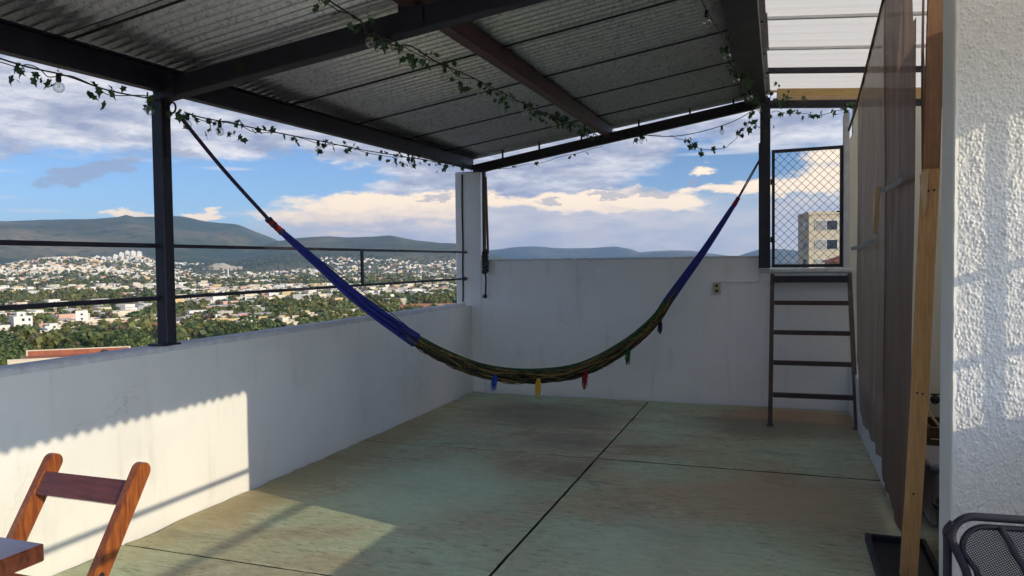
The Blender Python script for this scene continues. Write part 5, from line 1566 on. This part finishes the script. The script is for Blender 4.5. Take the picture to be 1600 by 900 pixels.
# --- scattered houses and trees
def visible(azd, r, z):
    return -57 < azd < -21
cand_h = []; cand_t = []
def seen(x, y_, r, azd, top):
    e_par = -math.degrees(math.atan(0.484 * math.sin(rad(abs(azd))) / 3.61))
    return math.degrees(math.atan((terrain_z(x, y_) + top - 1.55) / r)) > e_par + 0.05
def where(azd, r):
    sec = 'left of the dark post' if azd < -45.2 else 'just right of the dark post' if azd < -37 else "behind the hammock's blue end" if azd < -31.2 else 'right of the short baluster'
    x, y_ = pol(azd, r)
    best = min(SPEC, key=lambda q: (q[1] - x) ** 2 + (q[2] - y_) ** 2)
    if math.hypot(best[1] - x, best[2] - y_) < 75:
        da = azd - math.degrees(math.atan2(best[1], best[2])); br = math.hypot(best[1], best[2])
        rel = 'behind' if r > br + 22 else 'in front of' if r < br - 22 else 'left of' if da < 0 else 'right of'
        return rel + ' the ' + best[0]
    if azd < -51.5: sec = 'at the left edge of the view'
    elif azd < -48: sec = 'midway between view edge and dark post'
    dep = 'nearest the parapet' if r < 430 else 'in mid town' if r < 640 else 'far out'
    return dep + ', ' + sec
def free(x, y_, rad_):
    for (a_, b2, q) in occupied:
        if (x - a_) ** 2 + (y_ - b2) ** 2 < (q + rad_) ** 2: return False
    return True
def zone(azd, r):
    x, y_ = pol(azd, r)
    return mnoise.fractal(Vector((x / 260, y_ / 260, 5.5)), 0.8, 2.0, 3)
# plain of the valley: sampled evenly in elevation angle
for _ in range(6200):
    e_ = hr.uniform(-7.6, -0.85) if hr.random() < 0.62 else hr.uniform(-2.6, -0.8)
    r = 41.5 / math.tan(rad(-e_)); azd = hr.uniform(-57, -21)
    if r < 330: continue
    x, y_ = pol(azd, r)
    zn = zone(azd, r) + hr.uniform(-0.28, 0.28)
    if zn > -0.14:
        if free(x, y_, 7): cand_h.append((x, y_, r, azd))
    elif free(x, y_, 3): cand_t.append((x, y_, r, azd))
for _ in range(2900):
    e_ = hr.uniform(-8.5, -1.2); r = 41.5 / math.tan(rad(-e_)); azd = hr.uniform(-57, -21)
    x, y_ = pol(azd, r)
    if free(x, y_, 2): cand_t.append((x, y_, r, azd))
# belt of big dark trees just behind the parapet, left of the post
for _ in range(70):
    azd = hr.choice((hr.uniform(-50.5, -44.5), hr.uniform(-57, -53.2), hr.uniform(-57, -46))); r = hr.uniform(245, 400)
    x, y_ = pol(azd, r)
    if free(x, y_, 2): cand_t.append((x, y_, r, azd))
# hillside suburbs
for _ in range(8200):
    azd = hr.gauss(-50.5, 4.2) if hr.random() < 0.6 else hr.uniform(-57, -21)
    r = hr.uniform(2300, 4300) if azd < -42 else hr.uniform(2100, 3700)
    if not -57 < azd < -21: continue
    x, y_ = pol(azd, r)
    if zone(azd, r * 0.6) + hr.uniform(-0.4, 0.4) < -0.05: continue
    if abs(azd + 41) < 1.8 and 3150 < r < 3800: continue
    cand_h.append((x, y_, r, azd))
for _ in range(3000):
    azd = hr.uniform(-57, -21); r = hr.uniform(1800, 4200); x, y_ = pol(azd, r)
    cand_t.append((x, y_, r, azd))
def clear(c_):
    for a_, hw_, rm in ((-51.9, 1.7, 462), (-45.6, 0.9, 475), (-41.2, 1.2, 480), (-43.0, 0.7, 500), (-25.6, 1.2, 600), (-48.6, 1.6, 470)):
        if abs(c_[3] - a_) < hw_ and c_[2] < rm: return False
    return True
cand_h = [c_ for c_ in cand_h if clear(c_)]; cand_t = [c_ for c_ in cand_t if clear(c_) or c_[2] > 330]
cand_h = [c_ for c_ in cand_h if seen(*c_, 6.0)]; cand_t = [c_ for c_ in cand_t if seen(*c_, 9.0)]
cand_h.sort(key=lambda c_: c_[2]); cand_t.sort(key=lambda c_: c_[2])
NEAR = 288
vi = hr.choices(range(len(VAR)), VW, k=len(cand_h))
for c_, v_ in zip(cand_h[:NEAR], vi):
    x, y_, r, azd = c_
    s_ = hr.uniform(0.8, 1.15)
    o = link_copy('house', VAR[v_][0], None, (x, y_, terrain_z(x, y_)), (0, 0, face(azd) + hr.choice((0, 1.57)) + hr.gauss(0.2, 0.25)), (s_, s_, hr.uniform(0.85, 1.2)))
    lb = VAR[v_][1] + ' ' + where(azd, r)
    tag(o, lb, 'house', lb)
# the rest of the town as one mass
pal = ['white', 'white', 'cream', 'grey', 'pink', 'tile', 'ochre']
mats = [CM['white'], CM['cream'], CM['grey'], CM['pink'], CM['tile'], CM['ochre'], CM['roofgrey'], CM['glass']]
mb = MB()
for x, y_, r, azd in cand_h[NEAR:]:
    z = terrain_z(x, y_); wd_ = hr.uniform(7, 15); dp_ = hr.uniform(7, 12); ht_ = hr.choice((3.2, 5.8, 5.8, 6.4, 8.8))
    a_ = face(azd) + hr.gauss(0.2, 0.4); ca, sa = math.cos(a_), math.sin(a_)
    mi = hr.choices((0, 1, 2, 3, 5), (10, 7, 2, 2, 2))[0]
    b0 = []
    for zz in (-4, ht_):
        for sx, sy in ((-1, -1), (1, -1), (1, 1), (-1, 1)):
            px_, py_ = sx * wd_ / 2, sy * dp_ / 2
            b0.append((x + px_ * ca - py_ * sa, y_ + px_ * sa + py_ * ca, z + zz))
    mb.add(b0, [(0, 1, 5, 4), (1, 2, 6, 5), (2, 3, 7, 6), (3, 0, 4, 7)], mi)
    mb.add(b0[4:], [(0, 1, 2, 3)], 4 if hr.random() < 0.12 else 6 if hr.random() < .5 else 0)
    if r < 2400:
        for sx in (-0.28, 0.22):
            for zz in ((1.0, 2.3) if ht_ < 5 else (1.0, 2.3)), ((3.8, 5.1) if ht_ > 5 else (1.0, 2.3)):
                q = []
                for px_, pz_ in ((sx * wd_ - 0.8, zz[0]), (sx * wd_ + 0.8, zz[0]), (sx * wd_ + 0.8, zz[1]), (sx * wd_ - 0.8, zz[1])):
                    py_ = -dp_ / 2 - 0.06
                    q.append((x + px_ * ca - py_ * sa, y_ + px_ * sa + py_ * ca, z + pz_))
                mb.add(q, [(0, 1, 2, 3)], 7)
town = mb.build('distant_houses', mats)
stuff(town); tag(town, 'mass of small pale houses across the far valley and foothills', 'houses')
# trees
tvi = hr.choices(range(4), (5, 2, 6, 2), k=len(cand_t))
for k_, (c_, v_) in enumerate(zip(cand_t[:NEAR], tvi)):
    x, y_, r, azd = c_
    if r < 420: v_ = hr.choice((0, 1, 1, 2))
    s_ = hr.uniform(0.75, 1.35); z = terrain_z(x, y_)
    if not clear(c_): s_ *= 0.45
    tm, cm_, lb, cols = TV[v_]
    rz_ = hr.uniform(0, 6.28)
    lb = lb + ' ' + where(azd, r)
    e = thing('tree', lb, 'tree', (x, y_, z), lb)
    e.rotation_euler = (0, 0, rz_); e.scale = (s_, s_, s_ * hr.uniform(0.85, 1.1))
    link_copy('trunk', tm, e); link_copy('crown', cm_, e)
# remaining trees: one mass with lighter crowns
tvs = []; tfs = []; tms = []
lite = []
for seed, cols in ((11, 0), (12, 1), (13, 2), (14, 3)):
    _, cr, _c = tree_mesh(seed, (7, 4.6, 2.2, 5.6), 60, None)
    arr = np.array(cr.v, dtype=np.float32).reshape(-1, 4, 3)
    cen = arr.mean(axis=1, keepdims=True); arr = cen + (arr - cen) * 3.6
    lite.append(arr)
allv = []; allm = []
for k_, (x, y_, r, azd) in enumerate(cand_t[NEAR:]):
    v_ = tvi[k_ % len(tvi)]; arr = lite[v_]
    if r > 1500: arr = (arr.mean(axis=1, keepdims=True) + (arr - arr.mean(axis=1, keepdims=True)) * 1.5)[::2]
    s_ = hr.uniform(0.7, 1.25); a_ = hr.uniform(0, 6.28); ca, sa = math.cos(a_), math.sin(a_)
    rot = np.array([[ca, sa, 0], [-sa, ca, 0], [0, 0, 1]], dtype=np.float32)
    allv.append((arr.reshape(-1, 3) @ rot) * s_ + np.array([x, y_, terrain_z(x, y_)], dtype=np.float32))
    allm.append(np.full(len(arr), v_, dtype=np.int32))
V_ = np.concatenate(allv); MI = np.concatenate(allm); nq = len(V_) // 4
me = bpy.data.meshes.new('distant_trees')
me.vertices.add(len(V_)); me.vertices.foreach_set('co', V_.ravel().astype(np.float32))
me.loops.add(nq * 4); me.loops.foreach_set('vertex_index', np.arange(nq * 4, dtype=np.int32))
me.polygons.add(nq); me.polygons.foreach_set('loop_start', np.arange(0, nq * 4, 4, dtype=np.int32))
me.polygons.foreach_set('material_index', MI)
for nm in ('mid', 'dark', 'yellow', 'brown'): me.materials.append(TL[nm])
me.update(calc_edges=True)
dt = link_copy('distant_trees', me); stuff(dt); tag(dt, 'mass of distant green trees spread through the valley town', 'trees')

# --- apartment building seen through the gate
BX = 2.11
ab = thing('apartment_building', 'cream apartment building seen through the wire gate', 'building', (BX, 60, 0))
def AB(nm, mb, mt, par=None): 
    return mb.build(nm, mt, par or ab)
bx0, bx1, by0, by1, bz1 = BX, 13.0, 60.0, 64.2, 4.78
AB('wall', MB().box((bx0, by0, -16), (bx1, by1, bz1)), CM['cream'])
AB('roof_parapet', MB().box((bx0 - 0.05, by0 - 0.05, bz1), (bx1 + 0.05, by0 + 0.2, bz1 + 0.24)).box((bx0 - 0.05, by0 + 0.2, bz1), (bx0 + 0.2, by1, bz1 + 0.24)), CM['cream'])
AB('stair_block', MB().box((bx0 + 3.1, by0 + 0.6, bz1 + 0.02), (bx0 + 7.0, by0 + 2.8, bz1 + 1.1)), CM['cream'])
for zf in (3.66, 2.24, 0.8):
    for k_ in range(5):
        x0_ = bx0 + 0.42 + k_ * 1.75
        wn_ = AB('window', MB().box((x0_, by0 - 0.03, zf - 0.06), (x0_ + 1.68, by0 + 0.05, zf + 0.72)), CM['white'])
        for q in range(2):
            AB('pane', MB().box((x0_ + 0.08 + q * 0.78, by0 - 0.05, zf), (x0_ + 0.78 + q * 0.78, by0 - 0.031, zf + 0.66)), CM['glass'] if (k_ + q) % 3 else CM['roofgrey'], wn_)
    for k_ in range(1):
        y0_ = by0 + 0.8
        wn_ = AB('window', MB().box((bx0 - 0.03, y0_, zf - 0.05), (bx0 + 0.05, y0_ + 1.3, zf + 0.75)), CM['white'])
        AB('pane', MB().box((bx0 - 0.05, y0_ + 0.08, zf + 0.03), (bx0 - 0.031, y0_ + 1.22, zf + 0.68)), CM['glass'], wn_)
ab.rotation_euler = (0, 0, rad(9))
rb = thing('low_house', 'low house with tiled roof in front of the cream apartment building', 'house', (4, 40, 0))
MB().box((2.4, 38, -12), (9.0, 45, 1.35)).build('wall', CM['cream'], rb)
MB().prism([(2.2, 1.36), (9.2, 1.36), (9.2, 2.75), (6.0, 2.6)], 'y', 37.6, 45.4).build('roof', CM['tile'], rb)

# ==================================================================  HAZE
hz = MB().box((-12700, -12700, -70), (12700, 12700, 470)).build('haze', [])
stuff(hz)
tag(hz, 'thin blue summer haze over the valley and mountains', 'haze')
m = bpy.data.materials.new('valley haze'); m.use_nodes = True
nt = m.node_tree; nt.nodes.clear()
pv = nt.nodes.new('ShaderNodeVolumePrincipled'); mo = nt.nodes.new('ShaderNodeOutputMaterial')
pv.inputs['Color'].default_value = (0.40, 0.62, 1.0, 1)
pv.inputs['Density'].default_value = 7.0e-5
pv.inputs['Anisotropy'].default_value = 0.2
nt.links.new(pv.outputs[0], mo.inputs['Volume'])
hz.data.materials.append(m)
hz.visible_shadow = True
